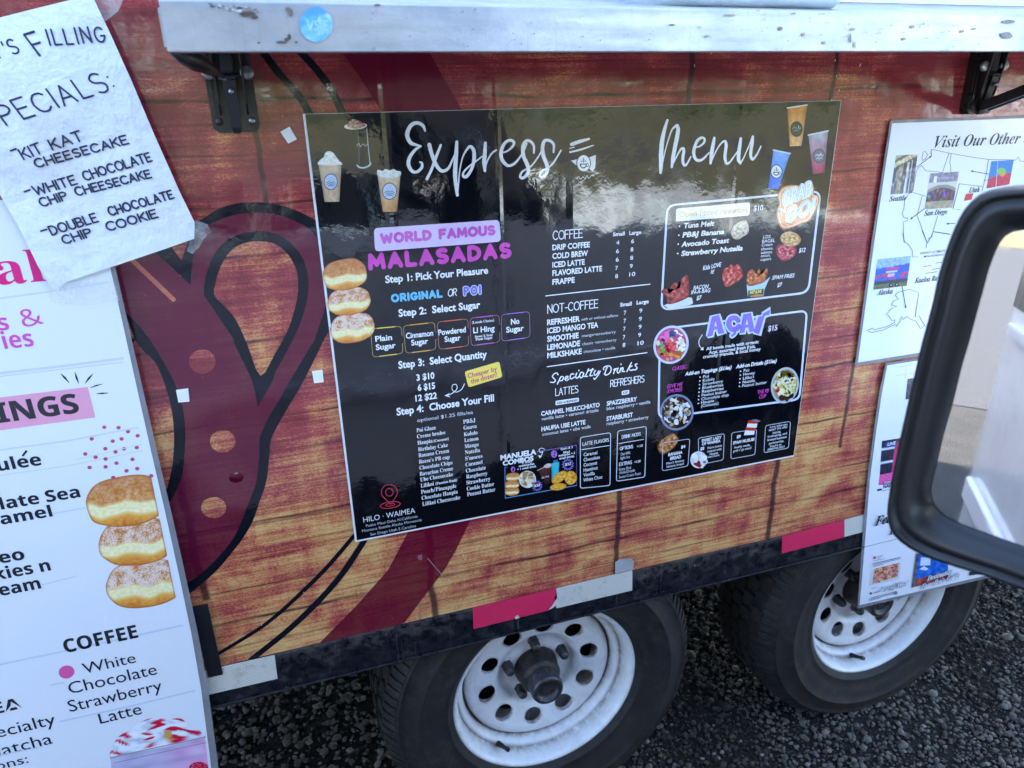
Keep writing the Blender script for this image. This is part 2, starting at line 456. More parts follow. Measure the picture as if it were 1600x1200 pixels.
def ribbon(pts, wd):
    """outline of a round ended stroke; wd may vary along it"""
    P_ = [np.array(p, float) for p in pts]; Q = [P_[0]]
    for p in P_[1:]:
        if np.linalg.norm(p-Q[-1]) > 1e-6: Q.append(p)
    n = len(Q)
    if n == 1: return [ell(Q[0][0], Q[0][1], (wd if isinstance(wd, (int, float)) else wd[0])/2, (wd if isinstance(wd, (int, float)) else wd[0])/2, n=10)]
    ws = [wd]*n if isinstance(wd, (int, float)) else list(np.interp(np.linspace(0, 1, n), np.linspace(0, 1, len(wd)), wd))
    T = [_n(Q[min(i+1, n-1)]-Q[max(i-1, 0)]) if np.linalg.norm(Q[min(i+1, n-1)]-Q[max(i-1, 0)]) > 1e-9 else _n(Q[min(i+1,n-1)]-Q[i]) for i in range(n)]
    quads = []; Ls = []; Rs = []
    for i in range(n):
        nv = np.array([-T[i][1], T[i][0]]); k = 1.0
        if 0 < i < n-1:
            a = _n(Q[i+1]-Q[i]); k = 1/max(abs(a.dot(T[i])), .6)
        Ls.append(Q[i]+nv*ws[i]/2*k); Rs.append(Q[i]-nv*ws[i]/2*k)
    return Q, T, ws, Ls, Rs

class Art(MB):
    """flat print laid on an upright plane; points are given where they are seen in the photograph and stored as real places on the sheet"""
    def __init__(s, y=1.0): super().__init__(); s.y = y; s.k = 0; s.step = 2e-5
    def at(s, p, lift=0.0):
        x, z = W(p[0], p[1], s.y); return (x, s.y - s.k*s.step - lift*.45, z)
    def shape(s, pts, col, holes=(), lift=0.0):
        s.k += 1
        s.poly([s.at(p, lift) for p in pts], lin(col), [[s.at(p, lift) for p in h] for h in holes])
    def stroke(s, pts, wd, col, lift=0.0, smooth=False, closed=False, k=6):
        if smooth or closed and smooth: pts = cat(pts, k, closed)
        if closed: pts = list(pts)+[pts[0]]
        s.k += 1; r = ribbon(pts, wd)
        if len(r) == 1:
            s.shape(r[0], col, lift=lift); return
        Q, T, ws, Ls, Rs = r; n = len(Q); c = lin(col)
        gr = 2.6e-4/max(n-1, 1) if n > 12 else 0
        vs = [s.at(p, lift+i*gr) for i in range(n) for p in (Ls[i], Rs[i])]
        s.face_block(vs, [(2*i, 2*i+1, 2*i+3, 2*i+2) for i in range(n-1)], c)
        for e, sg in (() if closed else ((0, -1), (n-1, 1))):
            q = Q[e]; t = T[e]*sg; nv = np.array([-t[1], t[0]]); rr = ws[e]/2
            fan = [q+nv*rr*math.cos(a)+t*rr*math.sin(a) for a in np.linspace(0, math.pi, 7)]
            s.face_block([s.at(p, lift+e*gr) for p in fan], [tuple(range(7))], c)
    def text(s, body, x0, y0, x1, y1=None, cap=8, font='b', bold=.0, col=WHITE, lift=.0006, shear=0., align=True, outline=None):
        """lettering between two seen points of its baseline"""
        if outline: s.text(body, x0, y0, x1, y1, cap, font, bold+outline[0], outline[1], lift-.0002, shear)
        vs, fs, a, b = glyphs(body, font, bold, shear)
        if y1 is None: y1 = y0
        ax, az = W(x0, y0, s.y); bx, bz = W(x1, y1, s.y)
        cx, cz = W(x0, y0-cap, s.y); h = cz-az
        u = np.array([bx-ax, bz-az])
        if align and abs(u[1]) < .12*abs(u[0]): u[1] = 0
        ln = np.linalg.norm(u); ud = u/ln; vd = np.array([-ud[1], ud[0]])
        sx = ln/max(b-a, 1e-6); sy = h/capof(font)
        c = lin(col); P3 = []
        for vx, vy in vs:
            q = np.array([ax, az]) + ud*(vx-a)*sx + vd*vy*sy; P3.append((q[0], s.y-lift*.45-s.k*s.step, q[1]))
        s.face_block(P3, fs, c)
    def glow_grid(s, outline, colf, rings=10, centre=None, lift=.0003):
        """filled outline whose colour is a picture: colf(u, v, r) with u, v in -1..1 over its box"""
        n = len(outline); xs = [p[0] for p in outline]; ys = [p[1] for p in outline]
        cx, cy = centre or (sum(xs)/n, sum(ys)/n); hx, hy = (max(xs)-min(xs))/2, (max(ys)-min(ys))/2
        mx, my = (max(xs)+min(xs))/2, (max(ys)+min(ys))/2
        s.k += 1; vs = [s.at((cx, cy), lift)]; cs = [lin(colf((cx-mx)/hx, (cy-my)/hy, 0))]
        for i in range(1, rings+1):
            t = i/rings
            for p in outline:
                q = (cx+(p[0]-cx)*t, cy+(p[1]-cy)*t); vs.append(s.at(q, lift)); cs.append(lin(colf((q[0]-mx)/hx, (q[1]-my)/hy, t)))
        fs = [(0, 1+i, 1+(i+1) % n) for i in range(n)]
        for r in range(rings-1):
            for i in range(n):
                a = 1+r*n+i; b = 1+r*n+(i+1) % n; fs.append((a, a+n, b+n, b))
        s.face_block(vs, fs, cs)
    def picture(s, quad, f, nx=26, ny=26, lift=.0003):
        """a printed photograph: f(u, v) over a four cornered area, TL TR BR BL"""
        s.k += 1; c3 = [np.array(s.at(p, lift)) for p in quad]; vs = []; cs = []
        for j in range(ny+1):
            for i in range(nx+1):
                u, v = i/nx, j/ny
                vs.append(tuple(c3[0]*(1-u)*(1-v)+c3[1]*u*(1-v)+c3[2]*u*v+c3[3]*(1-u)*v)); cs.append(lin(f(u, v)))
        s.face_block(vs, [(j*(nx+1)+i, j*(nx+1)+i+1, (j+1)*(nx+1)+i+1, (j+1)*(nx+1)+i) for j in range(ny) for i in range(nx)], cs)
    def rrect(s, quad, rad, wd, col, fill=None, lift=.0004):
        pts = []; n = 4
        for i in range(4):
            a, b, c = (np.array(quad[(i-1) % 4], float), np.array(quad[i], float), np.array(quad[(i+1) % 4], float))
            r = rad if isinstance(rad, (int, float)) else rad[i]
            p0 = b+_n(a-b)*r; p1 = b+_n(c-b)*r
            for t in np.linspace(0, 1, 6): pts.append(tuple((1-t)**2*p0+2*t*(1-t)*b+t*t*p1))
        if fill: s.shape(pts, fill, lift=lift-.0001)
        if wd: s.stroke(pts, wd, col, lift=lift, closed=True)
    def done(s, name, m, parent, **k):
        if name.endswith(('lettering', 'handwriting', 'scratches', 'spots', 'dots', 'lines', 'badges', 'outline', 'boxes', 'pictures', 'photographs')): k.setdefault('kind', 'stuff')
        return facing(s.build(name, m, parent, smooth=False, **k))

def mixk(a, b, t):
    t = max(0, min(1, t)); return tuple(a[i]*(1-t)+b[i]*t for i in range(3))
def nz(x, y, z=0): return mnoise.noise(Vector((x, y, z)))
def sat(c): return tuple(max(0, min(255, v)) for v in c)

def donut(art, cx, cy, rx, ry, rot=0, seed=0, sugar=.5, n=64, rings=22, clip=None, dark=1.0):
    """a filled fried bun seen from the side, printed"""
    out = []
    for i in range(n):
        t = 2*math.pi*i/n; c, s_ = math.cos(t), math.sin(t)
        e = .82
        x = math.copysign(abs(c)**e, c)*rx; y = math.copysign(abs(s_)**e, s_)*ry
        k = 1+.05*nz(math.cos(t)*1.7, math.sin(t)*1.7, seed*3.1)
        a = R(rot); out.append((cx+(x*math.cos(a)-y*math.sin(a))*k, cy+(x*math.sin(a)+y*math.cos(a))*k))
    if clip: out = [(min(p[0], clip(p[1])), p[1]) for p in out]
    crust, gold, cream, pale = (190, 112, 58), (222, 160, 84), (240, 224, 158), (248, 240, 200)
    def f(u, v, r):
        a = R(rot); uu = u*math.cos(a)+v*math.sin(a)*ry/rx; v2 = v-u*math.sin(a)*rx/ry*.6
        w_ = v2+.10*nz(u*2.5+seed, 1, 3)+.05*math.sin(u*6+seed)
        g = nz(u*9+seed*5, v*9, seed); g2 = nz(u*26, v*26+seed, 4)
        if w_ < .02: c = mixk(crust, gold, .35+.9*g+.5*(w_+.3)); 
        elif w_ < .12: c = mixk(mixk(crust, gold, .7+g), cream, (w_-.02)/.1)
        elif w_ < .48: c = mixk(cream, pale, .5+g+.8*g2)
        elif w_ < .62: c = mixk(cream, (232, 168, 78), (w_-.48)/.14)
        else: c = mixk((232, 168, 78), (196, 104, 40), (w_-.62)/.5+.5*g)
        if w_ < .08:
            sg = sugar*(1.1+2.4*g2+1.6*nz(u*4+seed, v*4, 9)-1.2*max(0, u-.35))
            c = mixk(c, (240, 226, 220), max(0, min(.85, sg)))
        c = mixk(c, (150, 78, 40), max(0, (r-.93)/.07)*.55)
        return sat(tuple(v_*dark for v_ in c))
    art.glow_grid(out, f, rings, centre=(cx, cy)); 

def bowl(art, cx, cy, rx, ry, rot, rim, base, pieces, seed=1, n=70, size=.2):
    rnd = random.Random(seed); k0 = art.k
    art.shape(ell(cx, cy, rx, ry, rot, 36), rim, lift=.00030); art.shape(ell(cx, cy, rx*.88, ry*.88, rot, 36), base, lift=.00034)
    art.step_old = art.step
    for i in range(n):
        if art.k > k0+12: art.k = k0+3
        a = rnd.uniform(0, 6.28); r = math.sqrt(rnd.random())*.78; x, y = r*math.cos(a)*rx, r*math.sin(a)*ry
        c = pieces(x/rx, y/ry, rnd)
        if c is None: continue
        k = size*rnd.uniform(.6, 1.2)
        art.shape(ell(cx+x, cy+y, rx*k, rx*k*rnd.uniform(.45, .9), rnd.uniform(0, 180), 9), c, lift=.00038)
def lumps(art, outline, base, lo, hi, seed=0, rings=9):
    def f(u, v, r):
        g = nz(u*4+seed, v*4, seed)+.5*nz(u*11, v*11+seed, 2); c = mixk(base, hi, g*1.6) if g > 0 else mixk(base, lo, -g*1.6)
        return sat(mixk(c, lo, max(0, (r-.85)/.15)*.6))
    art.glow_grid(cat(outline, 4, True), f, rings)
def cup(art, quad, top, bot, n=14, lift=.0003, rim=None):
    def f(u, v):
        c = mixk(top, bot, v); g = nz(u*5, v*9, quad[0][0]*.1)
        e = abs(u-.5)*2; return sat(tuple(x*(1+.16*g-.22*e**4) for x in c))
    art.picture(quad, f, 10, n, lift)
    if rim: art.stroke([quad[0], quad[1]], 2.2, rim, lift=lift+.0001)
def badge(art, x, y, r, back, ink, kind=0, ry=None):
    ry = ry or r
    art.shape(ell(x, y, r, ry, n=26), ink, lift=.0005); art.shape(ell(x, y, r*.88, ry*.88, n=26), back, lift=.00053)
    if kind == 0:      # waves and stars
        for j, (dy, a) in enumerate(((.1, .9), (.32, .8), (.52, .6))):
            art.stroke([(x-r*a*.7, y+ry*(dy+.05)), (x-r*a*.3, y+ry*(dy-.14)), (x, y+ry*dy), (x+r*a*.35, y+ry*(dy-.10)), (x+r*a*.7, y+ry*(dy+.08))], r*.1, ink, .00056, True, k=3)
        for dx, dy in ((-.35, -.35), (.1, -.5), (.4, -.25), (-.05, -.25)): art.shape(ell(x+dx*r, y+dy*ry, r*.06, r*.06, n=6), ink, lift=.00056)
    elif kind == 1:    # coffee cup with steam
        art.stroke(ell(x-.05*r, y+.1*ry, r*.42, ry*.42, n=12, a0=0, a1=180), r*.15, ink, .00056)
        art.stroke([(x-.48*r, y+.1*ry), (x+.38*r, y+.1*ry)], r*.13, ink, .00056)
        art.stroke(ell(x+.5*r, y+.2*ry, r*.16, ry*.18, n=10), r*.1, ink, .00056)
        art.stroke([(x-.05*r, y-.1*ry), (x+.02*r, y-.3*ry), (x-.02*r, y-.55*ry)], r*.12, ink, .00056)
        art.stroke([(x+.2*r, y-.15*ry), (x+.26*r, y-.3*ry)], r*.09, ink, .00056); art.stroke([(x-.3*r, y-.15*ry), (x-.24*r, y-.3*ry)], r*.09, ink, .00056)
    else:              # two scrawled words
        art.stroke([(x-.55*r, y+.02*ry), (x-.35*r, y-.2*ry), (x-.25*r, y), (x-.05*r, y-.18*ry), (x+.1*r, y), (x+.25*r, y-.35*ry), (x+.3*r, y), (x+.6*r, y-.15*ry)], r*.1, ink, .00056, True, k=3)
        art.stroke([(x-.5*r, y+.42*ry), (x-.2*r, y+.22*ry), (x, y+.42*ry), (x+.2*r, y+.22*ry), (x+.55*r, y+.35*ry)], r*.1, ink, .00056, True, k=3)

# single line letters for hand lettering and rounded display type (x right, y up, cap height 1)
def _arc(cx, cy, rx, ry, a0, a1, n=8): return [(cx+rx*math.cos(R(a0+(a1-a0)*i/n)), cy+ry*math.sin(R(a0+(a1-a0)*i/n))) for i in range(n+1)]
SF = {
 'A': (.62, [[(0,0),(.31,1),(.62,0)],[(.12,.34),(.5,.34)]]), 'B': (.52, [[(0,0),(0,1)],[(0,1)]+_arc(.24,.76,.24,.24,90,-90)+[(0,.52)],[(0,.52)]+_arc(.27,.26,.25,.26,90,-90)+[(0,0)]]),
 'C': (.6, [_arc(.34,.5,.34,.5,45,315,12)]), 'D': (.58, [[(0,0),(0,1)]+_arc(.16,.5,.42,.5,90,-90,10)+[(0,0)]]),
 'E': (.48, [[(.48,1),(0,1),(0,0),(.48,0)],[(0,.52),(.4,.52)]]), 'F': (.46, [[(.46,1),(0,1),(0,0)],[(0,.52),(.38,.52)]]),
 'G': (.64, [_arc(.34,.5,.34,.5,45,340,12)+[(.66,.42),(.4,.42)]]), 'H': (.56, [[(0,0),(0,1)],[(.56,0),(.56,1)],[(0,.5),(.56,.5)]]),
 'I': (.0, [[(0,0),(0,1)]]), 'J': (.4, [[(.4,1),(.4,.25)]+_arc(.2,.22,.2,.22,0,-160,6)]), 'K': (.52, [[(0,0),(0,1)],[(.5,1),(0,.42)],[(.16,.58),(.52,0)]]),
 'L': (.44, [[(0,1),(0,0),(.44,0)]]), 'M': (.72, [[(0,0),(.06,1),(.36,.25),(.66,1),(.72,0)]]), 'N': (.56, [[(0,0),(0,1),(.56,0),(.56,1)]]),
 'O': (.7, [_arc(.35,.5,.35,.5,90,450,16)]), 'P': (.5, [[(0,0),(0,1)],[(0,1)]+_arc(.24,.74,.26,.26,90,-90)+[(0,.48)]]),
 'R': (.54, [[(0,0),(0,1)],[(0,1)]+_arc(.24,.74,.26,.26,90,-90)+[(0,.48)],[(.22,.48),(.54,0)]]),
 'S': (.5, [_arc(.25,.755,.24,.245,40,260,9)+_arc(.25,.25,.25,.25,80,-140,9)]), 'T': (.56, [[(0,1),(.56,1)],[(.28,1),(.28,0)]]),
 'U': (.56, [[(0,1),(0,.3)]+_arc(.28,.28,.28,.28,180,360,8)+[(.56,1)]]), 'V': (.58, [[(0,1),(.29,0),(.58,1)]]), 'W': (.86, [[(0,1),(.2,0),(.43,.8),(.66,0),(.86,1)]]),
 'X': (.56, [[(0,0),(.56,1)],[(0,1),(.56,0)]]), 'Y': (.56, [[(0,1),(.28,.5),(.56,1)],[(.28,.5),(.28,0)]]), 'Z': (.52, [[(0,1),(.52,1),(0,0),(.52,0)]]),
 '-': (.3, [[(0,.42),(.3,.42)]]), ':': (.0, [[(0,.12)],[(0,.62)]]), "'": (.0, [[(0,1),(0,.78)]]), '!': (.0, [[(0,1),(0,.35)],[(0,.04)]]), ' ': (.3, []),
}
def strokes(art, body, x0, y0, x1, y1=None, cap=20, wd=2.4, col=WHITE, gap=.22, shear=0, jit=0., lift=.0006, seed=1, align=True, rise=0):
    """letters drawn with a pen of even width between two seen baseline points"""
    rnd = random.Random(seed); y1 = y0 if y1 is None else y1
    tot = sum(SF[c][0]+gap for c in body)-gap
    ax, az = W(x0, y0, art.y); bx, bz = W(x1, y1, art.y); h = W(x0, y0-cap, art.y)[1]-az
    u = np.array([bx-ax, bz-az])
    if align and abs(u[1]) < .12*abs(u[0]): u[1] = 0
    ln = np.linalg.norm(u); ud = u/ln; vd = np.array([-ud[1], ud[0]]); sx = ln/tot
    wpx = wd*abs(W(x0+1, y0, art.y)[0]-ax); cx = 0; cyc = 0; art.k += 1
    for ch in body:
        wdt, st = SF[ch]; jx, jy, js = rnd.uniform(-jit, jit), rnd.uniform(-jit, jit), 1+rnd.uniform(-jit, jit)
        for q in st:
            pts = []
            for (a, b) in q:
                a2 = a*js+shear*b+rnd.uniform(-jit, jit)*.25; b2 = b*js+jy*.5+rnd.uniform(-jit, jit)*.25
                p = np.array([ax, az])+ud*(cx+a2)*sx+vd*b2*h; pts.append(p)
            r = ribbon(pts, wpx); cyc += 1; y = art.y-lift*.45-art.k*art.step-(cyc % 7)*2.4e-5; c = lin(col)
            def b3(p): return (p[0], y, p[1])
            if len(r) == 1: art.face_block([b3(p) for p in r[0]], [tuple(range(len(r[0])))], c); continue
            Q, T, ws, Ls, Rs = r
            # every straight run gets its own round ended bar so that corners stay full
            m_ = len(Q)
            sharp = [0]+[i for i in range(1, m_-1) if _n(Q[i]-Q[i-1]).dot(_n(Q[i+1]-Q[i])) < .75]+[m_-1]
            for s0, s1 in zip(sharp[:-1], sharp[1:]):
                seg = Q[s0:s1+1]; Q2, T2, w2, L2, R2 = ribbon(seg, wpx); n = len(Q2); cyc += 1; y = art.y-lift*.45-art.k*art.step-(cyc % 7)*2.4e-5
                art.face_block([(p[0], y-i*4e-6, p[1]) for i in range(n) for p in (L2[i], R2[i])], [(2*i, 2*i+1, 2*i+3, 2*i+2) for i in range(n-1)], c)
                for e, sg in ((0, -1), (n-1, 1)):
                    qq = Q2[e]; t = T2[e]*sg; nv = np.array([-t[1], t[0]])
                    art.face_block([(p[0], y-e*4e-6, p[1]) for p in (qq+nv*wpx/2*math.cos(a)+t*wpx/2*math.sin(a) for a in np.linspace(0, math.pi, 7))], [tuple(range(7))], c)
        cx += wdt+gap
# ================================================================== SETTING
def sheet(name, x0, x1, y0, y1, z, m, **k):
    b = MB(); b.face_block([(x0, y0, z), (x1, y0, z), (x1, y1, z), (x0, y1, z)], [(0, 1, 2, 3)]); return b.build(name, m, smooth=False, **k)
def ground_mat(name, a, b, sc, bd, rough=.9, c2=None):
    m, nt, bs = newmat(name); p = pos(nt)
    n1 = noise_n(nt, p, sc, 6, .7); n2 = noise_n(nt, p, sc*.06, 3)
    c = mixc(nt, mapr(nt, n1, .35, .65), lin(a), lin(b))
    c = mixc(nt, mapr(nt, n2, .35, .7, 0, .6), c, lin(c2 or a)); L(nt, c, bs.inputs['Base Color'])
    bs.inputs['Roughness'].default_value = rough; bs.inputs['Specular IOR Level'].default_value = .12; bump_n(nt, bs, n1, 1, bd); return m
M_gbase = ground_mat('dark_gravel', (44, 42, 40), (74, 71, 68), 90, .02)
M_asph = ground_mat('worn_asphalt', (44, 44, 47), (66, 65, 66), 60, .004, c2=(56, 55, 54))
M_grass = ground_mat('rough_grass', (60, 64, 42), (84, 82, 58), 9, .05, c2=(88, 80, 60))
M_line = simple('road_paint', (214, 214, 208), .6)
sheet('gravel_ground', -300, 300, -300, 300, -H, M_gbase, kind='structure')
sheet('parking_asphalt', -26, -4.6, -16, 14, -H+.006, M_asph, kind='structure')
sheet('grass_field', -4.4, 260, -250, -6.2, -H+.010, M_grass, kind='structure')
sheet('dry_grass_verge', -90, -26.2, -200, 60, -H+.012, ground_mat('dry_grass', (84, 78, 54), (110, 100, 72), 8, .05, c2=(92, 84, 62)), kind='structure')
for i in range(7):
    b = MB(); b.box((-12.6, -11.2+i*2.7, -H+.008), (-7.4, -11.1+i*2.7, -H+.012)); b.build('parking_line', M_line, smooth=False, kind='structure')

# gravel: broken stone lying loose round the wheels
def stones():
    t = (1+5**.5)/2
    ic = np.array([(-1,t,0),(1,t,0),(-1,-t,0),(1,-t,0),(0,-1,t),(0,1,t),(0,-1,-t),(0,1,-t),(t,0,-1),(t,0,1),(-t,0,-1),(-t,0,1)], float)/math.hypot(1, t)
    fc = np.array([(0,11,5),(0,5,1),(0,1,7),(0,7,10),(0,10,11),(1,5,9),(5,11,4),(11,10,2),(10,7,6),(7,1,8),(3,9,4),(3,4,2),(3,2,6),(3,6,8),(3,8,9),(4,9,5),(2,4,11),(6,2,10),(8,6,7),(9,8,1)])
    rg = np.random.default_rng(3); V = []; Fc = []; Cc = []; b = 0
    def lay(n, lo, hi, x0, x1, y0, y1, zo):
        nonlocal b
        xs = rg.uniform(x0, x1, n); ys = rg.uniform(y0, y1, n); sz = lo+(hi-lo)*rg.random(n)**2.6
        for i in range(n):
            v = ic*(1+rg.uniform(-.28, .28, (12, 1)))*np.array([rg.uniform(.75, 1.3), rg.uniform(.7, 1.2), rg.uniform(.5, .85)])
            a = rg.uniform(0, 6.28); c, s = math.cos(a), math.sin(a); tl = rg.uniform(-.5, .5); ct, st = math.cos(tl), math.sin(tl)
            v = v @ np.array([[c, s, 0], [-s, c, 0], [0, 0, 1]]) @ np.array([[1, 0, 0], [0, ct, st], [0, -st, ct]])
            r = sz[i]/2; v = v*r+np.array([xs[i], ys[i], -H+zo+r*.30+rg.uniform(0, .006)])
            V.append(v); Fc.append(fc+b); b += 12
            g = rg.uniform(64, 102)+8*mnoise.noise(Vector((xs[i]*3, ys[i]*3, 0))); w_ = rg.uniform(-3, 4)
            if mnoise.noise(Vector((xs[i]*4.2, ys[i]*4.2, 7))) > .28: g *= .62
            if rg.random() < .03: g = rg.uniform(100, 132)
            Cc.append(np.tile(np.array([*lin((g+w_+6, g+1, g-w_*.3-5)), 1.]), (12, 1)))
    lay(9000, .006, .022, -.75, .55, .95, 2.3, 0)
    lay(62000, .003, .013, .3, 2.9, .72, 2.2, 0)
    lay(6000, .010, .020, .3, 2.9, .72, 2.2, .001)
    lay(260, .016, .034, .3, 2.9, .72, 2.2, .002)
    lay(3000, .012, .030, 1.2, 3.6, 2.2, 3.6, 0)
    V = np.concatenate(V); Fc = np.concatenate(Fc); Cc = np.concatenate(Cc).astype(np.float32); V[:, 2] += H
    me = bpy.data.meshes.new('gravel_stones'); me.vertices.add(len(V)); me.vertices.foreach_set('co', V.ravel().astype(np.float32))
    me.loops.add(len(Fc)*3); me.loops.foreach_set('vertex_index', Fc.ravel().astype(np.int32))
    me.polygons.add(len(Fc)); me.polygons.foreach_set('loop_start', np.arange(0, len(Fc)*3, 3, dtype=np.int32)); me.update(calc_edges=True)
    ca = me.color_attributes.new('Col', 'FLOAT_COLOR', 'POINT'); ca.data.foreach_set('color', Cc.ravel())
    m, nt, bs = newmat('broken_stone'); at = N(nt, 'ShaderNodeVertexColor'); at.layer_name = 'Col'; p = pos(nt)
    n = noise_n(nt, p, 380, 4, .7); c = mixc(nt, 1.0, at.outputs[0], mapr(nt, n, .25, .75, .62, 1.35), 'MULTIPLY')
    L(nt, c, bs.inputs['Base Color']); bs.inputs['Roughness'].default_value = .85; bump_n(nt, bs, n, 1, .0015)
    me.materials.append(m); o = bpy.data.objects.new('gravel_stones', me); COL.objects.link(o)
    tag(o, 'loose dark grey broken stone covering the ground around the trailer wheels', 'gravel', kind='stuff')
stones()

# ================================================================== FOOD TRAILER
trailer = empty('food_trailer', (0.8, 1.0, 0), label='food trailer clad in printed red and gold plank wrap, on white steel wheels', cat='food trailer')
WT, WB, SB = .150, -.8185, -.8892
XL, XR = -2.2, 2.9
b = MB(); b.box((XL, 1.002, WB), (XR, 1.03, 1.0)); b.build('side_wall', simple('white_sheet_metal', (206, 208, 212), .4), trailer)
b = MB(); b.box((XL, 1.031, .96), (XR, 3.1, 1.0)); b.build('roof', M_whitebody, trailer)
b = MB(); b.box((XL, 3.07, WB), (XR, 3.1, .959)); b.build('far_wall', M_whitebody, trailer)
b = MB(); b.box((XL, 1.031, WB), (XL+.03, 3.069, .959)); b.build('rear_wall', M_whitebody, trailer)
b = MB(); b.box((XL, 2.98, -1.34), (XR, 3.0, WB-.12)); b.box((XL+.02, 1.3, -1.34), (XL+.04, 2.97, WB-.12)); b.build('far_light_blocker', M_under, trailer)  # unseen panels added to keep daylight out from under the trailer
b = MB(); b.box((XR-.03, 1.031, WB), (XR, 3.069, .959)); b.build('front_wall', M_whitebody, trailer)
b = MB(); b.box((XL+.031, 1.06, WB), (XR-.031, 3.069, WB+.03)); b.box((XL+.1, 1.42, -.93), (XR-.1, 1.48, WB-.001)); b.box((XL+.1, 2.62, -.93), (XR-.1, 2.68, WB-.001))
for x in (-1.6, -.9, -.2, .8, 1.7, 2.4): b.box((x, 1.481, -.88), (x+.05, 2.619, WB-.002))
b.build('chassis_frame', M_under, trailer)
# vinyl panels: the joint between them leans a little
def vpanel(xa0, xa1, xb0, xb1):
    b = MB(); b.prism([(xa0, 1.0, WB), (xb0, 1.0, WB), (xb1, 1.0, WT), (xa1, 1.0, WT)], (0, .0015, 0)); b.build('wrap_panel', M_wood, trailer, smooth=False)
vpanel(XL, XL, .1412, .1486); vpanel(.1424, .1500, 1.40, 1.40); vpanel(1.4012, 1.4012, XR, XR)
def yart(m_name, y): return Art(y)

# -- the big printed badge of the wrap
OUT_R = [(283.8,408),(293.8,377.5),(307,349),(320,340),(340,327),(370,318),(400,316),(430,319),(455,326),(480,337),(500,350),(524,380),(535,425),(531,470),(515,512),(504,535),(492,560),(475,594),(460,620),(445,645),(424,685),(421,712),(416,752),(405,785),(395,814),(380,840),(365,860),(340,890),(315,912),(294,929),(250,955),(200,975)]
IN_R = [(297.5,445),(302,402),(308,378),(318,360),(335,347),(370,335),(400,332.5),(430,335),(460,345),(488,362),(506,400),(513,440),(509,476),(492,530),(486,540),(455,592),(438,622),(420,652),(406,685),(405,715),(400,755),(387,790),(377,815),(362,845),(327,885),(291,912),(250,930),(200,945)]
OUT_L = [(200,500),(211,530),(224,548),(245,570),(262,615),(270,652),(272,690),(269,730),(260,765),(245,800),(200,860)]
IN_L = [(170,462),(192,484),(222,515),(240,540),(255,565),(272,597),(284,632),(289,665),(289,700),(285,740),(276,765),(262,790),(200,900)]
TO = [(319,462),(319,448),(325,420),(340,390),(365,370),(400,361),(430,365),(455,380),(472,402),(481,430),(481,460),(472,497),(457,532),(430,582),(426,595),(402.5,636),(397.5,607.5),(387.5,580),(367.5,540),(365,530),(342.5,497)]
TI = [(335.5,463),(336,445),(345,415),(360,392.5),(380,380),(405,377),(430,381),(450,397.5),(462.5,420),(466,445),(462.5,475),(450,515),(430,552),(407,587.5),(387,540),(370,502.5),(352.5,480)]
OUT_R, IN_R, OUT_L, IN_L = (cat(v_, 4) for v_ in (OUT_R, IN_R, OUT_L, IN_L))
TO = cat(TO[:16], 4)+cat(TO[15:20], 4)[1:]+[TO[20]]; TI = cat(TI, 3, True)
ROUND = [ell(316, 565, 21, 19), ell(348, 689.5, 20, 17.5), ell(333.8, 793, 19.5, 16.5)]
BAR = ribbon([(207, 408), (271, 468)], 7)
BARP = [tuple(p) for p in BAR[3]]+[tuple(p) for p in ell(271, 468, 3.5, 3.5, 43, 8, -90, 90)][1:-1][::-1]+[tuple(p) for p in BAR[4]][::-1]
a = Art(.9997)
a.shape([(160,440),(200,400),(244,392),(297.5,445)]+IN_R[1:]+[(200,900)]+IN_L[::-1][1:], (255,255,255), holes=[TI]+ROUND)
a.done('printed_maroon_shape', M_maroon, trailer)
a = Art(.9994)
a.shape(OUT_R+IN_R[::-1], (17, 19, 30)); a.shape([(236,388),(262,378),(283.8,408),(297.5,445)], (17,19,30))
a.shape(OUT_L+IN_L[::-1], (17, 19, 30)); a.shape([(180,520),(211,530),(204,548),(186,566)], (17,19,30)); a.shape(TO, (17, 19, 30), holes=[TI])
# thin lines of the printed ring
a.stroke([(556,834),(552.5,838),(512,885),(472,925),(415,975),(342,1021)], [5.5, 6.5, 6, 5], (17,19,30), smooth=True)
a.stroke([(572,838),(565,851),(532,900),(490,947),(447,987),(392,1031)], [9, 9, 8.5, 8], (17,19,30), smooth=True)
a.stroke([(404,70),(411,81),(437,116),(466,148),(484,178)], 11.5, (17,19,30), smooth=True)
a.stroke([(462,70),(470,81),(500,115),(520,145),(536,178)], 11.5, (17,19,30), smooth=True)
a.done('printed_black_outline', M_wrapink, trailer)
a = Art(.9997)
a.shape([(528,70),(534,81),(560,117),(587,160),(594,171),(610,200),(760,200),(721,170),(692,120),(671,81),(665,70)], (255,)*3)
a.done('printed_maroon_band', M_maroon2, trailer)
a = Art(.9997)
a.shape([(650,810),(639,829),(606,891),(559,944),(497,1007),(480,1022),(632,973),(668,925),(695,890),(713,859),(736,811),(750,780)], (255,)*3)
a.done('printed_maroon_band', M_maroon2, trailer)
a = Art(.9993); a.stroke([(205,405),(271,468)], 7, (255,)*3); a.done('printed_salmon_bar', M_salmon, trailer)
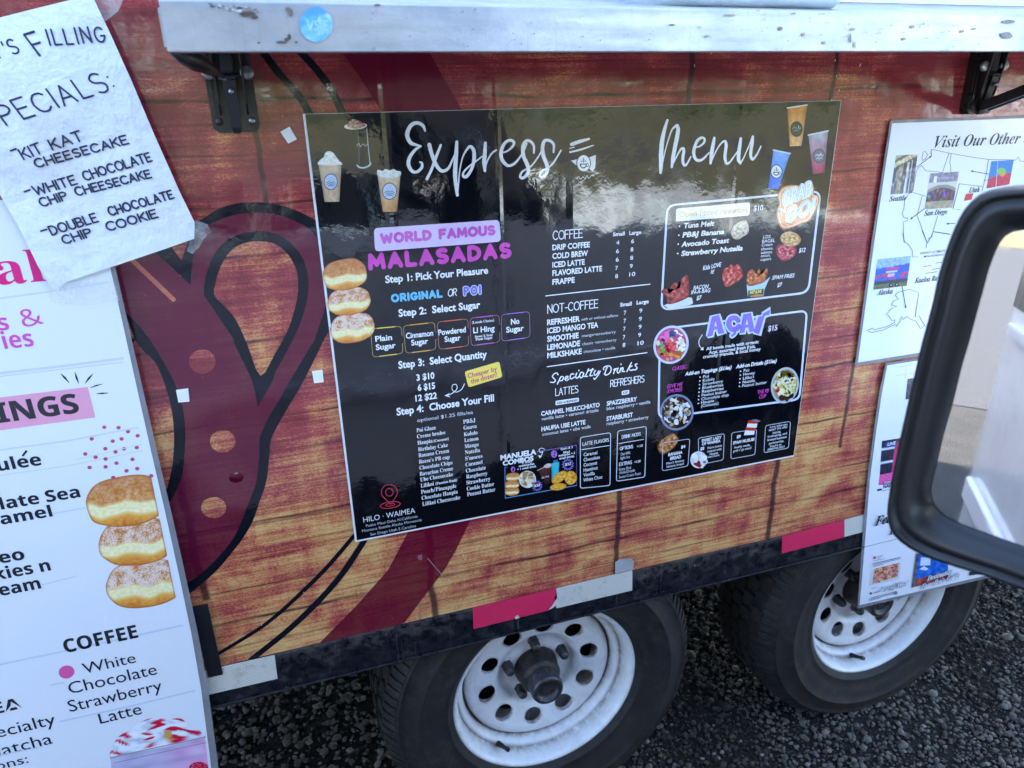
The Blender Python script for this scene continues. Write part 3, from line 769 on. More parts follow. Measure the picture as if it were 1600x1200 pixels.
# scratches and scuffs through the ink
a = Art(.9992); rnd = random.Random(11)
for (x, y) in ((1305,93),(1307,118),(1312,140),(1320,152),(1300,155),(1345,100),(724,866),(728,872),(722,862),(1111,82),(1085,101),(441,180),(1023,178),(1372,165),(541,690),(430,880),(474,925),(410,973),(700,905)):
    a.stroke([(x, y), (x+rnd.uniform(-2.5, 2.5), y+rnd.uniform(1, 4))], rnd.uniform(.6, 1.3), (214, 206, 206))
a.stroke([(668,872),(680,886),(692,900)], .7, (196, 160, 160)); a.shape([(652,868),(659,866),(660,874),(654,875)], (150,96,110))
a.done('scratches', M_print, trailer)

# -- bottom rail with reflective tape
b = MB(); b.box((XL, .9965, SB), (XR, 1.05, WB-.0006)); b.box((XL, .992, SB-.004), (XR, 1.045, SB-.0003)); b.build('frame_rail', M_skirt, trailer, bevel=.0015)
def tape(q, m, name, y=.9950):
    a = Art(y); pts = [a.at(p) for p in q]; bb = MB(); bb.prism(pts, (0, .0012, 0)); bb.build(name, m, trailer, smooth=False)
tape([(215,1071),(429,1024),(433.7,1060.5),(222,1110)], M_refw, 'reflective_tape')
tape([(738.9,950.4),(868.4,920),(869.5,926),(866,934),(869,941),(863,946),(857,953.8),(739.9,983)], M_refr, 'reflective_tape')
tape([(869,920),(988,891),(988,922.4),(870,950.5),(867,942),(871,934)], M_refw, 'reflective_tape', .9953)
tape([(1222.7,838.3),(1319,812.7),(1319,839.3),(1221.7,865)], M_refr, 'reflective_tape')
tape([(1319.6,812.5),(1420,786),(1420,812),(1319.6,839)], M_refw, 'reflective_tape')
tape([(961.6,879),(968,874.5),(986,872.5),(990.5,877),(990,889.5),(961.6,896.5)], simple('grey_patch', (176,178,182), .5, 0, (400,.0006), (140,138,138)), 'patch', .9938)
a = Art(.9936); a.shape([(857,953),(863,946),(868,938),(878,934),(884,930),(882,938),(872,944),(862,951)], (206,200,200)); a.done('torn_tape_scrap', M_note, trailer); a = Art(.9936); a.shape([(804,964),(809,961),(812,965),(806,968)], (200,190,196)); a.done('torn_tape_scrap', M_note, trailer)
tape([(299,949),(324.4,944),(348.4,1054),(325.6,1059)], simple('black_cloth_tape', (12,14,24), .5, 0, (90,.0006)), 'black_tape_strip', .9925)

# -- serving shelf
YS = .70
sxl = W(262, 80, YS)[0]
sh = MB()
zb, zt = W(262, 80, YS)[1]-.0006, W(1300, 17, YS)[1]
prof = [(YS, zb), (YS, zt-.0015), (YS+.002, zt), (.998, .1420), (.998, .1395), (YS+.006, zt-.004), (YS+.0035, zt-.006), (YS+.0035, zb+.003), (YS+.012, zb+.0025), (YS+.012, zb)]
sh.prism([(sxl, y, z) for y, z in prof], (XR-.3-sxl, 0, 0))
shelf = sh.build('serving_shelf', M_alu, trailer, bevel=.0008, smooth=False)
b = MB(); b.prism([(sxl-.0001, YS+.004, zt-.007), (sxl-.0001, .99, .135), (sxl-.0001, .99, .105), (sxl-.0001, YS+.004, zb+.004)], (-.0022, 0, 0)); b.build('end_cap', M_alu, shelf, smooth=False)
a = Art(YS-.0009)
def stk(u, v, r):
    g = nz(u*3, v*3, 5)+.5*nz(u*9, v*9, 1)
    c = mixk((92, 182, 246), (60, 150, 232), .5+g*1.3) if v > -.5 else (70, 150, 226)
    return sat(mixk(c, (176, 214, 246), max(0, .5+g) if u > .1 and abs(v) < .6 else .1))
a.glow_grid(ell(494, 38, 25.5, 27.5, 0, 36), stk, 10)
a.text('VSIE', 480, 47, 514, 45, 15, 'b', .02, (150, 202, 248), shear=.1); a.done('round_sticker', M_paper, shelf)
a = Art(YS-.0006); rnd = random.Random(4)
def blot(cx, cy, rx, ry, col, n=12, sd=0): a.shape([(cx+rx*math.cos(t)*(1+.6*nz(math.cos(t)*2, math.sin(t)*2, sd+cx)), cy+ry*math.sin(t)*(1+.6*nz(math.sin(t)*2, math.cos(t)*2, sd+cy))) for t in np.linspace(0, 6.283, n, endpoint=False)], col)
for i in range(26): blot(330+i*2.9+rnd.uniform(-2, 2), 9+i*.33+rnd.uniform(-4, 4), rnd.uniform(1, 5), rnd.uniform(.8, 2.4), rnd.choice([(110,96,92),(150,142,140),(216,218,224),(96,84,80)]), sd=i)
for (x, y, rx, ry) in ((387,22,14,4),(398,27,6,3),(450,14,4,3),(454,20,4,6),(452,58,3,5),(440,66,9,2.2),(448,62,4,3),(404,67,2.5,1.6),(463,66,2.5,2),(590,8,5,2),(1104,57,3,2),(1050,39,5,1.5),(1140,24,9,1.5),(1219,45,3,3),(1255,54,2.4,3),(1287,67,2.5,2.5),(1332,46,4,2.2),(1328,60,1.4,8),(1335,70,1.4,6),(1425,42,3,2.4),(1412,61,3,2),(1503,49,2.6,2.4),(1522,45,3,1.6),(1575,34,10,3),(1572,55,9,5),(1240,21,3,1.5)):
    blot(x, y, rx, ry, rnd.choice([(88,76,74),(120,110,106),(96,86,84)]) if x < 600 else rnd.choice([(150,142,140),(120,114,114),(170,140,120)]), sd=x)
for i in range(150):
    x = rnd.uniform(560, 1600)**1.0; blot(x, rnd.uniform(14, 80), rnd.uniform(.4, 1.9), rnd.uniform(.4, 1.5), rnd.choice([(150,146,150),(176,170,170),(130,124,124),(170,150,140)]), 7, i)
a.done('grime_spots', M_note, shelf)
# window sill and slider track over the shelf
b = MB(); b.box((-.2, .9985, .143), (XR-.3, 1.0008, .1525)); b.build('sill_strip', simple('white_vinyl_trim', (220,222,226), .4), trailer)
b = MB(); b.box((.72, .996, .1530), (XR-.3, 1.0008, .1585)); b.build('sill_dark_gap', M_black, trailer)  # black strip standing in for the dark gap above the sill
b = MB()
for i in range(5): b.box((-.2, .986-.003*(i % 2), .1592+i*.009), (XR-.3, 1.0012, .1592+i*.009+.0075))
b.build('window_track', M_chrome, trailer)
for x in (1.02, 1.09, 1.16):
    b = MB(); b.lathe_y((x, .171), [(.0, .979), (.005, .979), (.005, .984)], 12); b.build('track_screw', M_hinge, trailer)

# -- folding brackets under the shelf
def bracket(px, py, arm):
    x, z0 = W(px, py, .985)
    b = MB()
    b.prism([(x-.027, .9835, z0+.006), (x-.021, .9835, z0), (x+.021, .9835, z0), (x+.027, .9835, z0+.006), (x+.027, .9835, .125), (x-.027, .9835, .125)], (0, .0155, 0))
    o = b.build('shelf_bracket', M_hinge, trailer, bevel=.0012, smooth=False)
    for s in (-1, 1):
        f = MB(); f.prism([(x+s*.0145, .983, z0+.020), (x+s*.0145, .974, z0+.032), (x+s*.0145, .966, .050), (x+s*.0145, .958, .118), (x+s*.0145, .983, .118)], (s*.0022, 0, 0)); f.build('flange', M_hinge, o, smooth=False)
        r_ = MB(); r_.obox((x+s*.0225, .9825, z0+.022), (x+s*.0225, .9825, .12), .003, .004, up=(0, 1, 0)); r_.build('stiffening_rib', M_hinge, o, smooth=False)
        c = MB(); c.lathe_y((x+s*.0215, .050), [(0, .9690), (.0068, .9690), (.0084, .9705), (.0084, .974)], 18); c.build('bolt', M_bolt, o)
        c = MB(); c.lathe_y((x+s*.019, z0+.013), [(0, .9795), (.0038, .9795), (.0048, .982), (.0048, .9834)], 12); c.build('screw', M_bolt if s > 0 else M_rust, o)
    st = MB(); zl = z0+.062
    st.prism([(x-.0075, .964, zl), (x+.0075, .964, zl), (x+.0060, .977, z0+.006), (x+.0035, .980, z0-.001), (x-.0035, .980, z0-.001), (x-.0060, .977, z0+.006)], (0, .006, 0)); st.build('release_handle', M_black, o, bevel=.002, smooth=False)
    st = MB(); st.prism([(x+.0125*math.cos(R(t)), .960+.008*abs(math.cos(R(t))), zl+.004*math.sin(R(t))) for t in range(180, 361, 20)]+[(x+.0125, .976, zl+.003), (x-.0125, .976, zl+.003)], (0, .001, .0018)); st.build('handle_lip', M_hinge, o, smooth=False)
    st = MB(); st.box((x-.0085, .970, zl+.004), (x+.0085, .982, .118)); st.build('dark_hollow', M_under, o, bevel=.003)  # black box standing in for the shaded hollow between the flanges
    c = MB(); c.lathe_y((x+.001, z0+.046), [(0, .9605), (.0030, .9605), (.0034, .964), (.0034, .966)], 12); c.build('latch_pin', M_bolt, o)
    if arm:
        for dx in (-.008, .008):
            st = MB(); st.obox((x+dx, .974, z0+.012), (x+dx, .724, .072), .006, .016, up=(0, 0, 1)); st.build('strut', M_black, o, bevel=.001, smooth=False)
        st = MB(); st.obox((x, .982, .112), (x, .728, .080), .034, .006, up=(0, 0, 1)); st.build('top_arm', M_hinge, o, bevel=.002, smooth=False)
bracket(371, 207, False); bracket(1528, 178, True)
b = MB(); x0, z0 = W(300, 90, .84)
b.tube([(W(268, 78, .84)[0], .84, .068), (W(285, 90, .84)[0], .84, .060), (W(305, 97, .84)[0], .85, .0545), (W(330, 104, .88)[0], .88, .048), (W(345, 108, .93)[0], .93, .045)], [.006, .0085, .0095, .006, .003], 12)
b.build('shelf_latch_arm', M_hinge, trailer)

# -- wheels
def wheel(cx, cz, y0, ph_l, ph_h, va):
    prof = [(.150, y0+.12), (.1618, y0+.078), (.1628, y0+.058), (.165, y0+.048), (.170, y0+.040), (.1765, y0+.0365), (.1778, y0+.0385), (.1790, y0+.0345), (.1805, y0+.030), (.183, y0+.018), (.185, y0+.008), (.188, y0+.002), (.1915, y0-.0005), (.1955, y0+.001), (.197, y0+.006), (.1955, y0+.010)]
    b = MB(); rw_ = [0, 1, .9, .35, .1, .3, .8, .9, .5, .15, .05, .1, .2, .35, .6, 1]; b.lathe_y((cx, cz), prof, 120, [(q_, 0, 0) for k in range(120) for q_ in rw_])
    def yy(r): return float(np.interp(r, [.040, .048, .052, .078, .086, .094, .115, .140, .150, .1575, .1606, .164], np.array([.076, .074, .078, .078, .064, .058, .053, .048, .0485, .054, .066, .080])))+y0
    # dished disc with ten round hand holes
    NS = 10; hr = .0185; hc = .115; r_in, r_out = .092, .138; K = 6
    for sct in range(NS):
        a0 = R(ph_h+36*sct); da = math.pi/NS
        per = []
        per += [(r_in, a) for a in np.linspace(-da, da, 9)][:-1]
        per += [(r, da) for r in np.linspace(r_in, r_out, 7)][:-1]
        per += [(r_out, a) for a in np.linspace(da, -da, 9)][:-1]
        per += [(r, -da) for r in np.linspace(r_out, r_in, 7)][:-1]
        n = len(per); vs = []; outer = [(r*math.cos(a), r*math.sin(a)) for r, a in per]
        ang = [math.atan2(p[1], p[0]-hc) for p in outer]
        circ = [(hc+hr*math.cos(t), hr*math.sin(t)) for t in ang]
        for k in range(K+1):
            t = k/K
            for i in range(n):
                x = circ[i][0]*(1-t)+outer[i][0]*t; z = circ[i][1]*(1-t)+outer[i][1]*t; r = math.hypot(x, z)
                vs.append((cx+x*math.cos(a0)-z*math.sin(a0), yy(r)+(.0009 if k == 0 else 0), cz+x*math.sin(a0)+z*math.cos(a0)))
        base = len(vs)
        for i in range(n):
            x, z = circ[i][0]*1.0-.0, circ[i][1]
            vs.append((cx+x*math.cos(a0)-z*math.sin(a0), yy(hc)+.006, cz+x*math.sin(a0)+z*math.cos(a0)))
        fs = [(k*n+i, k*n+(i+1) % n, (k+1)*n+(i+1) % n, (k+1)*n+i) for k in range(K) for i in range(n)]
        b.face_block(vs, fs, [((1, .25, 0, 0, 0, 0, .0)[min(i//n, 6)] if i < base else 1, 0, 0) for i in range(len(vs))], True)
        b.face_block([vs[i] for i in range(n)]+[vs[base+i] for i in range(n)], [(i, (i+1) % n, n+(i+1) % n, n+i) for i in range(n)], None, True)
    seg = 160
    b.lathe_y((cx, cz), [(r, yy(r)) for r in (.138, .144, .149, .153, .157, .159, .1606)], seg, [(q_, 0, 0) for k in range(seg) for q_ in (0, 0, .05, .1, .5, .9, 1)])
    b.lathe_y((cx, cz), [(r, yy(r)) for r in (.0455, .047, .050, .056, .066, .078, .081, .084, .088, .092)], seg, [(q_, 0, 0) for k in range(seg) for q_ in (1, .8, .4, .15, .05, .3, .5, .2, 0, 0)])
    wh = b.build('wheel', M_rim, trailer)
    # dark drum behind the holes
    b = MB(); b.lathe_y((cx, cz), [(0, y0+.112), (.148, y0+.112), (.150, y0+.16)], 48); b.build('brake_drum', M_under, wh)
    sd = [(.176, y0+.05), (.186, y0+.014), (.192, y0+.0045), (.198, y0-.003), (.206, y0-.0085), (.2075, y0-.0105), (.210, y0-.0095), (.226, y0-.0155), (.244, y0-.0205), (.262, y0-.0225), (.2635, y0-.0240), (.2655, y0-.0240), (.267, y0-.0225), (.284, y0-.0195), (.300, y0-.011), (.3015, y0-.0125), (.304, y0-.0115), (.305, y0-.008), (.3155, y0+.004), (.322, y0+.014), (.3265, y0+.026), (.3275, y0+.05), (.3275, y0+.15), (.325, y0+.172), (.312, y0+.195), (.27, y0+.208), (.22, y0+.205), (.176, y0+.16)]
    t = MB(); t.lathe_y((cx, cz), sd, 144, close=True)
    # tread blocks, five rows, offset like the scales of the photograph
    NB = 52
    for row in range(5):
        yc = y0+.034+row*.0325
        for k in range(NB):
            th = 2*math.pi*(k+.5*(row % 2))/NB; dt = math.pi/NB*.90; hw = .0148
            hexp = [(-dt*.72, -hw), (dt*.60, -hw*.9), (dt, -hw*.1), (dt*.70, hw), (-dt*.62, hw*.9), (-dt*.9, 0.1*hw)]
            rt = .3355 if 0 < row < 4 else .3325; vs = []
            for rr, sc_ in ((.326, 1.06), (rt, .97)):
                for (dth, dy) in hexp:
                    yv = yc+dy*sc_; r2 = rr-(.004 if (row == 0 and dy < 0) or (row == 4 and dy > 0) else 0)
                    vs.append((cx+r2*math.cos(th+dth*sc_), yv, cz+r2*math.sin(th+dth*sc_)))
            t.face_block(vs, [(6, 7, 8, 9, 10, 11)]+[(i, (i+1) % 6, 6+(i+1) % 6, 6+i) for i in range(6)])
    # shoulder lugs
    for k in range(104):
        th = 2*math.pi*k/104; vs = []
        for dth in (-.017, .017):
            for r_, y_ in ((.306, y0-.0065), (.317, y0+.0035), (.324, y0+.014), (.327, y0+.020), (.310, y0+.02)): vs.append((cx+r_*1.004*math.cos(th+dth), y_-.0015, cz+r_*1.004*math.sin(th+dth)))
        t.face_block(vs, [(0, 1, 2, 3, 4), (9, 8, 7, 6, 5)]+[(i, (i+1) % 5, 5+(i+1) % 5, 5+i) for i in range(5)])
    t.build('tyre', M_tyre, wh)
    b = MB(); b.lathe_y((cx, cz), [(.0465, y0+.11), (.0462, y0+.066), (.0445, y0+.058), (.0425, y0+.054), (.0425, y0+.040), (.0395, y0+.034), (.0345, y0+.031), (.034, y0+.028)], 40); b.build('hub', M_rust, wh)
    b = MB(); b.lathe_y((cx, cz), [(.0335, y0+.032), (.0335, y0+.002), (.0315, y0-.003), (.0275, y0-.004), (.0225, y0-.0035), (.0215, y0+.003), (.012, y0+.004), (.008, y0+.002), (.006, y0+.003), (0, y0+.003)], 40); b.build('grease_cap', M_lug, wh)
    for k in range(5):
        a = R(ph_l+72*k); x, z = cx+.063*math.cos(a), cz+.063*math.sin(a); b = MB()
        b.lathe_y((x, z), [(.0125, y0+.079), (.0125, y0+.074), (.0112, y0+.072), (.0112, y0+.060), (.0095, y0+.056)], 6, smooth=False)
        b.lathe_y((x, z), [(.0098, y0+.058), (.009, y0+.053), (.006, y0+.050), (0, y0+.049)], 14); b.build('lug_nut', M_lug, wh)
    a = R(va); d = Vector((math.cos(a), 0, math.sin(a))); p0 = Vector((cx, y0+.036, cz))+d*.174; p1 = Vector((cx, y0+.010, cz))+d*.160
    b = MB(); b.tube([p0, p0*.5+p1*.5, p1], [.0062, .0050, .0036], 10); b.tube([p1, p1+(p1-p0).normalized()*.010], .0046, 10); b.build('valve_stem', M_plastic, wh)
    b = MB(); b.tube([(cx, y0+.12, cz), (cx, 2.3, cz)], .03, 12); b.build('axle', M_under, wh)
wheel(.3873, -1.0863, 1.030, 93, 11, 236)
wheel(1.2284, -1.1060, 1.030, 128, 20, 262)
# ================================================================== THE MENU BOARD
YM = .9940
menu = empty('menu_board', (W(870, 450)[0], YM, H-.32), label='large glossy black menu board headed Express Menu, stuck on the trailer side', cat='menu board')
q = [W(473, 178), W(1314, 157), W(1241.5, 712.7), W(555, 847)]
x0, x1, zt_, zb_ = q[0][0]*.9955, q[1][0]*.9955, q[0][1], q[2][1]*.9955
b = MB(); b.box((x0, YM+.0004, zb_), (x1, .9990, zt_)); b.build('backing_board', simple('white_foam_board', (222,224,230), .5), menu, bevel=.0004)
INK = (7, 9, 17)
b = MB(); n = 60
b.face_block([(x0+.0030, YM, zb_+.0034), (x1-.0012, YM, zb_+.0034), (x1-.0012, YM, zt_-.0006), (x0+.0030, YM, zt_-.0006)], [(0, 1, 2, 3)], lin(INK))
b.build('printed_face', M_print, menu, smooth=False)
def part(name): return Art(YM)
GW = (226, 230, 238)

# title, drawn with a brush
a = Art(YM)
def zE(p): return (620+p[0]/5.714, 170+p[1]/5.714)
def brush(art, f, pts, wd, col=GW, k=8): art.stroke([f(p) for p in pts], wd, col, .0006, True, k=k)
brush(a, zE, [(252,198),(232,150),(180,125),(125,150),(92,230),(120,300),(170,322),(215,332)], [2.6,5.2,5.6,6.2,6.6,6,4.4,2.4])
brush(a, zE, [(215,334),(160,370),(112,440),(105,500),(135,555),(180,562),(222,525),(224,485),(206,476)], [2.4,4.6,5.6,6,5,4.6,4.4,3.4,2.6])
brush(a, zE, [(290,320),(310,400),(345,490),(385,545),(420,555),(460,530),(490,470),(520,400)], [6.2,5.8,5.8,5.2,5,4.2,3,2])
brush(a, zE, [(392,324),(350,430),(310,540),(268,626)], [3.6,4.6,4.4,4.4])
brush(a, zE, [(535,295),(530,400),(523,500),(520,600),(530,700),(540,770)], [4.6,6.2,6.6,6.4,5.4,4.6])
brush(a, zE, [(541,768),(552,650),(560,560),(585,440),(620,370),(655,336),(685,370),(690,430),(680,500),(655,560),(620,605),(592,600),(600,560),(650,510),(710,465),(760,425)], [2.2,2,2,2.2,3.2,4.6,5.6,5.6,5,4.8,5,4,3,2.6,2.2,2])
brush(a, zE, [(790,305),(785,400),(780,480),(786,555)], [4.4,6,6.4,4])
brush(a, zE, [(788,553),(800,490),(820,440),(850,395),(885,370)], [2,2,2.2,2.6,2.6])
brush(a, zE, [(932,392),(980,380),(1030,340),(1045,300),(1010,280),(960,310),(932,380),(938,450),(985,505),(1040,495),(1085,450),(1130,380),(1160,310)], [2.4,2.6,3.4,4.2,4.4,4.8,5.4,5.6,4.8,4,3.2,2.4,2.2])
brush(a, zE, [(1222,395),(1222,330),(1190,290),(1150,290),(1125,340),(1130,420),(1160,490),(1175,550),(1150,600),(1115,618),(1100,600),(1120,560),(1170,530),(1210,500),(1260,430),(1300,360)], [2.8,4,4.6,4.8,5.6,6,6,5.4,4.6,4.4,3.6,2.8,2.4,2.4,2.2,2])
brush(a, zE, [(1398,388),(1400,320),(1365,285),(1320,285),(1300,340),(1308,420),(1335,490),(1345,545),(1325,590),(1290,610),(1275,592),(1295,555),(1350,525),(1390,490),(1430,430),(1465,370)], [2.8,4,4.6,4.8,5.6,6,6,5.4,4.6,4.4,3.6,2.8,2.6,3,2.6,2.2])
a.done('title_lettering', M_print, menu)
a = Art(YM)
def zM(p): return (1010+p[0]/8, 170+p[1]/8)
brush(a, zM, [(262,140),(225,260),(195,400),(182,560),(180,700),(176,800)], [3.4,5.4,6.6,7,6.4,4])
brush(a, zM, [(178,800),(200,680),(235,520),(275,380),(320,260),(370,210)], [1.8,1.8,1.8,2,2.4,4])
brush(a, zM, [(385,205),(395,260),(380,360),(355,480),(330,620),(315,730)], [4.4,6,6.4,6.2,5.8,3.6])
brush(a, zM, [(318,728),(345,660),(385,580),(425,510),(458,494),(466,530),(455,600),(455,670),(478,708),(510,680),(555,595)], [1.8,1.8,2,3,4,4.6,4.6,4.6,3.8,2.8,2])
brush(a, zM, [(610,485),(670,465),(718,420),(722,375),(685,362),(635,400),(600,480),(590,560),(615,630),(670,645),(725,610),(780,550)], [2.2,2.6,3.4,3.8,4,4.4,4.8,5,4.6,4.2,3.2,2])
brush(a, zM, [(848,362),(835,430),(815,540),(800,680)], [3.6,5.2,6,4])
brush(a, zM, [(802,680),(840,590),(890,490),(940,425),(980,405),(995,450),(985,540),(980,620),(1000,682),(1040,665),(1090,600),(1140,530)], [1.8,1.8,2,2.6,3.8,5,5,4.8,4,3,2.2,2])
brush(a, zM, [(1178,370),(1165,460),(1152,560),(1150,640),(1172,680)], [4,5.4,5.8,5.4,3.8])
brush(a, zM, [(1172,680),(1210,620),(1250,530),(1290,440),(1328,345)], [3,2,1.8,2,3.6])
brush(a, zM, [(1328,345),(1322,420),(1305,520),(1302,590),(1325,632),(1365,590),(1400,530),(1428,468)], [3.6,4.8,5,4.8,3.8,2.8,2.2,2])
a.done('title_lettering', M_print, menu)

# drinks pictured along the top
def cupf(name, quad, top, bot, bx, by, br, back, ink, kind, rim=None, whip=None, **k):
    a = Art(YM); cup(a, quad, top, bot, rim=rim)
    if whip: lumps(a, whip, (232, 236, 232), (176, 188, 190), (250, 252, 250), 3)
    badge(a, bx, by, br, back, ink, kind, **k); a.done(name, M_print, menu)
cupf('drink_picture', [(497.5,256),(533.5,256.5),(530.3,315),(507.3,315.5)], (204,184,160), (206,180,150), 516.8,284,11, (196,212,236), (92,108,142), 0, (228,228,222), [(497,256),(500,250),(506,245),(508,239),(514,236),(521,239),(526,246),(531,252),(534,256),(516,259)], ry=13)
cupf('drink_picture', [(589,267.8),(626.3,268.5),(620.3,331),(598,331)], (224,208,184), (206,150,96), 608.7,298.7,11.6, (198,214,238), (92,108,142), 0, None, [(589,268),(591,265),(597,267),(602,264),(609,266),(615,264),(620,267),(626,268),(625,275),(608,279),(591,275)], ry=13.6)
a = Art(YM); a.shape(ell(555.6, 197, 18, 5.2, -4), (222, 214, 208)); lumps(a, [(543,197),(546,189),(552,186),(560,188),(568,193),(571,197),(556,201)], (170,130,112), (110,70,56), (224,206,196), 5)
a.stroke([(573,200),(575,225),(578,254)], 1.4, (170,186,196)); a.stroke(ell(568.5, 256, 10.5, 6, -10, 14, 5, 180), 2.4, (190,206,216)); a.stroke([(560,200),(561,256)], .7, (104,122,134))
a.stroke([(557,228),(561,224),(563,229),(567,225),(571,228),(575,224)], .9, (176,188,196), smooth=True); a.done('drink_picture', M_print, menu)
cupf('drink_picture', [(1230,168.8),(1261,164),(1252.5,227.8),(1233.8,228.8)], (204,132,56), (222,176,120), 1244.4,201.6,9.6, (40,52,50), (30,38,38), 9, (218,224,220), ry=12.4)
cupf('drink_picture', [(1262.8,211),(1293.8,204.4),(1288,270),(1270,272)], (176,186,200), (176,58,98), 1279.7,243.8,9.6, (104,112,124), (70,78,92), 9, (206,212,222), ry=11.6)
cupf('drink_picture', [(1208.4,234.4),(1234.7,240),(1216,295.3),(1200,294.4)], (128,176,240), (42,104,226), 1213,268,9.2, (214,220,232), (22,28,48), 1, (190,214,246), ry=11)
a = Art(YM)
for cx, cy, c in ((1244.4,201.6,(206,220,214)),(1279.7,243.8,(200,208,220))):
    r = 9.6; a.stroke([(cx-.6*r,cy),(cx-.35*r,cy-.3*r),(cx-.2*r,cy),(cx,cy-.25*r),(cx+.12*r,cy),(cx+.3*r,cy-.5*r),(cx+.4*r,cy),(cx+.65*r,cy-.2*r)], 1.1, c, .0007, True); a.stroke([(cx-.5*r,cy+.5*r),(cx-.2*r,cy+.25*r),(cx,cy+.5*r),(cx+.2*r,cy+.25*r),(cx+.5*r,cy+.42*r)], 1.0, c, .0007, True)
a.done('cup_badge_lettering', M_print, menu)
# striped cup lid and round cup badge beside the title
a = Art(YM)
for p, w_ in (([(893,225.5),(906,221),(920,217)], [5.2,5.6,3.4]), ([(890,232),(897,230)], 1.4), ([(890.5,237.8),(908,233.5),(927,227)], [2.6,3,1.6])): a.stroke(p, w_, (222,226,232), .0005)
a.shape([(892,251),(901,249),(920,246),(931,242),(930,262),(926,268),(918,262),(900,258)], (226,228,234)); badge(a, 911.8, 255, 11.4, (232,234,240), (60,66,76), 1, ry=14.2)
a.stroke([(901,280),(904,276),(907,280),(911,276),(914,280),(917,274),(920,279),(924,274),(927,275)], .9, (206,210,220), smooth=True); a.done('cup_lid_emblem', M_print, menu)

# left column
a = Art(YM); a.rrect([(584,356.5),(780,343.5),(783,377.5),(586,393)], 7, 0, None, fill=(216, 196, 238))
strokes(a, 'WORLD FAMOUS', 597, 379, 772, 368.5, 12.5, 5.0, (196, 96, 192), gap=.30)
strokes(a, 'MALASADAS', 579, 419, 796, 400.5, 19.5, 7.4, (206, 72, 182), gap=.36)
a.done('heading_lettering', M_print, menu)
a = Art(YM); B = .02
for t in (('Step 1: Pick Your Pleasure',602.5,442.2,762.8,427.8,11),('Step 2:  Select Sugar',623,494.8,750.6,482.2,11),('Step 3:  Select Quantity',622.9,575.9,761,559,11),('Step 4:  Choose Your Fill',620,649,772,627.5,11)): a.text(*t, 'b', .028)
strokes(a, 'ORIGINAL', 613, 471, 690, 464, 10, 3.6, (104, 190, 232), gap=.34); strokes(a, 'OR', 700, 463, 713, 462, 11, 1.3, gap=.1, shear=.15)
strokes(a, 'POI', 726, 460.5, 750, 458.8, 11, 5.6, (206, 208, 244), gap=.5); strokes(a, 'POI', 726, 460.5, 750, 458.8, 11, 3.2, (112, 108, 216), gap=.5, lift=.0008)
a.text('optional $1.25 fills/ea', 652, 659.4, 739, 645.3, 5.4, 'b', .004, (206, 210, 220))
for t in (('3 $10',651,594.7,679,591.3),('6 $15',652.9,610.6,680,607),('12 $22',649.3,627,682.9,622.8)): a.text(*t, 9.4, 'b', .03)
a.done('steps_lettering', M_print, menu)
a = Art(YM)
BX = [([(579,514),(627,509.5),(629.5,552),(582.5,558)],(222,196,74)),([(630,509),(679,503.5),(681,546),(634,552)],(220,160,62)),([(683,503),(731,498),(732,540),(686,546)],(212,100,76)),([(734,497),(779.5,492),(781,534),(736,540)],(186,86,184)),([(783,491.5),(827,486.5),(828,526.5),(784,533)],(152,104,204))]
for i, (qd, c) in enumerate(BX):
    a.rrect(qd, 6, .7, mixk((170, 150, 130), c, .45))
    for u, v in ((0, 1), (3, 2)):
        p, r_ = np.array(qd[u]), np.array(qd[v]); a.stroke([tuple(p+(r_-p)*.22), tuple(p+(r_-p)*.78)], 1.7, c, .0005)
    if i < 4:
        for t in (.36, .64):
            p = np.array(qd[1])*(1-t)+np.array(qd[2])*t; r_ = np.array(BX[i+1][0][0])*(1-t)+np.array(BX[i+1][0][3])*t; a.stroke([tuple(p), tuple(r_)], .9, (120,112,116), .0005)
        p = np.array(qd[1])*.64+np.array(qd[2])*.36; r2 = np.array(qd[1])*.36+np.array(qd[2])*.64; a.stroke([tuple(p), tuple(r2)], 1.6, INK, .00045)
        p = np.array(BX[i+1][0][0])*.64+np.array(BX[i+1][0][3])*.36; r2 = np.array(BX[i+1][0][0])*.36+np.array(BX[i+1][0][3])*.64; a.stroke([tuple(p), tuple(r2)], 1.6, INK, .00045)
a.done('sugar_choice_boxes', M_print, menu)
a = Art(YM)
for t in (('Plain',586.6,533.8,612.8,531),('Sugar',587.5,546.9,618.4,542.8),('Cinnamon',634.4,529,677,524.4),('Sugar',642.8,539.8,669,536.6),('Powdered',685,523.8,728,519.7),('Sugar',694.8,534.4,719.7,531),('Li Hing',739.4,520.6,772.8,517.0),('No',798.4,507,811.5,505),('Sugar',791,519.7,818.4,516.5)): a.text(*t, 8.4, 'b', .026)
for t in (('(Locals Choice)',737.5,506,772,502.8),('Sweet & Sour',742,528,770,525.3),('Plum Sugar',743,532.3,769.5,529.6)): a.text(*t, 3.9, 'sb', .004)
a.done('sugar_lettering', M_print, menu)
a = Art(YM); a.rrect([(725.8,580.6),(780,564.7),(784.9,589),(732,605.4)], 3.5, 0, None, fill=(240, 216, 88))
a.text('Cheaper by', 731.3, 591, 777, 579, 7.2, 'b', .02, (206, 76, 116), align=False); a.text('the dozen!', 736, 599.6, 777, 588, 7.2, 'b', .02, (206, 76, 116), align=False)
def zD(p): return (540+p[0]/5.333, 500+p[1]/5.333)
a.stroke([zD(p) for p in ((990,532),(965,578),(920,600),(888,578),(892,542),(922,538),(926,575),(885,612),(838,630))], 1.1, WHITE, .0005, True); a.shape([zD(p) for p in ((822,630),(868,608),(855,628),(874,645))], WHITE, lift=.0005)
a.done('price_tag', M_print, menu)
a = Art(YM)
